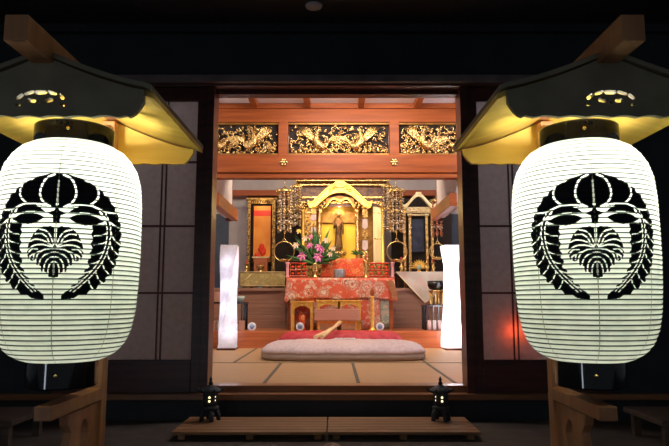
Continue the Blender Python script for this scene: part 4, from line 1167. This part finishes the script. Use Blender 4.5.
# ============================================================ BLACK STANDS ON THE STEP
def black_table(px0, px1, py, Y, label, back=.25):
    x0, x1 = P(px0,315,Y).x, P(px1,315,Y).x; z = P(334,py,Y).z
    t = thing('black_table', label, 'table', ((x0+x1)/2, Y+.1, ZS), 'black lacquered small tables')
    obj('tabletop', bx(B(), x0, x1, Y, Y+back, z-.022, z, .003), BLACK, t)
    for xx in (x0+.01, x1-.04):
        for yy in (Y+.01, Y+back-.04): obj('leg', bx(B(), xx, xx+.03, yy, yy+.03, ZS, z-.022), BLACK, t)
    b = B()
    for k in range(4): xx = x0+.06+(x1-x0-.12)*k/3; bx(b, xx-.008, xx+.008, Y+.012, Y+.025, ZS+.10, z-.022)
    bx(b, x0+.03, x1-.03, Y+.01, Y+.03, ZS+.085, ZS+.10); obj('railing', b, BLACK, t)
    return x0, x1, z
YQ = 7.85
x0, x1, z = black_table(207, 246, 302, YQ, 'black lacquered table behind the left floor lamp')
c = P(239.5,301,YQ+.1); t = thing('green_bowl', 'pale green bowl on the black table beside the left floor lamp', 'bowl', (c.x, YQ+.1, z))
obj('bowl', lathe(B(), (c.x,YQ+.1,z), [(.035,0),(.035,.012),(.06,.03),(.072,.075),(.066,.075),(.03,.02)], 20), CELADON, t)
tag(obj('pink_box', bx(B(), P(209,295,YQ).x, P(219,295,YQ).x, YQ+.05, YQ+.18, z, z+.13, .006), PINKBOX), 'pink box on the black table, left of the floor lamp', 'box')
for k in range(5):
    xx = P(210+7.3*k, 326, YQ).x
    b = bx(B(), xx, xx+.075, YQ-.06, YQ-.015, ZS, ZS+.12, .004)
    tag(obj('small_box', b, [PINKBOX, CUSHS, PALEWOOD, GOLDBRO][k % 4]), ['pinkish small box at the far left under the black table', 'greyish-brown small box left of the floor lamp foot', 'pale wooden small box behind the left floor lamp', 'gold figured small box behind the left floor lamp', 'pinkish small box between floor lamp and white dish'][k], 'box', 'small boxes on the step')
x0, x1, z = black_table(423.5, 449, 305, YQ, 'black lacquered stand carrying the dark bell bowl')
YQ2 = YQ+.12
c = P(437,289,YQ2); t = thing('bell_bowl', 'dark bowl-shaped bell on a brass baluster stand', 'bell', (c.x, YQ2, z))
zb0 = P(334,290,YQ2).z; zb1 = P(334,281,YQ2).z; r = .125
obj('bowl', lathe(B(), (c.x,YQ2,zb0), [(.05,0),(r*.8,.012),(r*.98,.05),(r,zb1-zb0),(r*.94,zb1-zb0),(r*.9,.05),(.02,.02)], 28), BLACK2 if False else DBELL if False else BLACK, t)
b = lathe(B(), (c.x,YQ2,zb0-.02), [(.11,0),(.12,.01),(.08,.02)], 18)
for k in range(6):
    a = 2*PI*k/6+.2; lathe(b, (c.x+.09*math.cos(a), YQ2+.07*math.sin(a), z), [(.016,0),(.010,.02),(.018,.06),(.010,.10),(.018,zb0-z-.02)], 10)
obj('baluster_stand', b, BRASS, t)
for k in range(4):
    xx = P(429+5*k, 318, YQ).x
    b = lathe(B(), (xx, YQ-.03, ZS), [(.016,0),(.024,.004),(.024,.12),(.02,.125)], 14)
    tag(obj('paper_roll', b, PORC if k % 2 else CUSH), ['pale paper roll at the left before the bell stand', 'second paper roll from the left before the bell stand', 'third paper roll from the left before the bell stand', 'paper roll nearest the lit floor lamp'][k], 'roll', 'paper rolls at the bell stand')

# red lamp behind the frosted door
c = P(510, 330, YW+.16); c.y = YW+.15
b = B(); sph(b, (c.x, YW+.13, c.z), .03, 12); bx(b, c.x-.012, c.x+.012, YW+.12, YW+.14, FZ-.0, c.z-.03)
t = thing('red_lamp', 'small red lamp glowing behind the right frosted door', 'lamp', (c.x, YW+.13, FZ))
b2_ = B(); sph(b2_, (c.x, YW+.075, c.z), .024, 12); obj('bulb', b2_, REDG, t); b.free()
obj('lamp_stem', tube(B(), [(c.x,YW+.20,FZ),(c.x,YW+.20,c.z),(c.x,YW+.105,c.z)], .008, 8), BLACK, t)

# ============================================================ LIGHT
def area(name, loc, target, size, e, col, sy=None, spread=PI):
    l = bpy.data.lights.new(name, 'AREA'); l.energy = e; l.color = col; l.size = size; l.spread = spread
    if sy: l.shape = 'RECTANGLE'; l.size_y = sy
    o = bpy.data.objects.new(name, l); COL.objects.link(o); o.location = loc
    o.rotation_euler = (Vector(target)-Vector(loc)).to_track_quat('-Z', 'Y').to_euler(); return o
area('room_ceiling_light', (.2, 4.95, CEIL-.08), (.2, 7.0, .9), 1.2, 25, (1,.84,.68), .3)
area('altar_ceiling_light', (0, 6.9, CEIL-.1), (0, 8.9, 1.2), 1.6, 62, (1,.80,.58), .5)
def point(name, loc, e, col, r=.04):
    l = bpy.data.lights.new(name, 'POINT'); l.energy = e; l.color = col; l.shadow_soft_size = r
    o = bpy.data.objects.new(name, l); COL.objects.link(o); o.location = loc; return o
point('cabinet_lamp', (P(339,230,YC+.2).x, YC+.08, cz_(207)), 8, (1,.78,.35), .03)
point('scroll_lamp', (P(262,205,9.0).x, YF-.1, P(334,203,YF).z), 1.2, (1,.75,.45), .03)
point('left_bay_lamp', (-1.7, 8.0, CEIL-.2), 4, (1,.9,.95), .1)
point('right_bay_lamp', (1.7, 8.0, CEIL-.2), 6, (.9,.9,1), .1)
for dz in (-.42, -.14, .14, .42):
    point('floor_lamp_bulb', (lx[0], lx[1], lx[2]+dz), .9, (.93,.93,1), .03)
    point('floor_lamp_bulb', (rx_[0], rx_[1], rx_[2]+dz), 11, (1,.97,.95), .03)
point('ceiling_fill_light', (0, 4.62, CEIL-.18), 14, (.92,.9,1), .05)  # unseen fill added above the lintel to brighten the ceiling boards
point('left_side_room_lamp', (-1.75, 5.1, CEIL-.3), 20, (1,.95,.88), .1)
point('right_side_room_lamp', (1.75, 5.1, CEIL-.3), 30, (.92,.92,1), .1)

area('ring_streak_light', (-2.2, -.9, .22), (0, 1.76, .22), .26, 3.2, (.75,.85,1), .42)  # unseen low light added for the bright streak on the bottom rings
w = bpy.data.worlds.new('night'); S.world = w; w.use_nodes = True
w.node_tree.nodes['Background'].inputs[0].default_value = (.5,.58,.68,1); w.node_tree.nodes['Background'].inputs[1].default_value = .16

cam = bpy.data.cameras.new('camera'); co = bpy.data.objects.new('camera', cam); COL.objects.link(co)
cam.sensor_width = 36; cam.lens = 36*F/669; cam.clip_start = .05; co.location = (0, 0, H); co.rotation_euler = (PI/2+TH, 0, 0)
S.camera = co
vs = S.view_settings; S.display_settings.display_device = 'sRGB'
vs.view_transform = 'Standard'; vs.look = 'None'; vs.gamma = 1; vs.exposure = 0; vs.use_curve_mapping = False
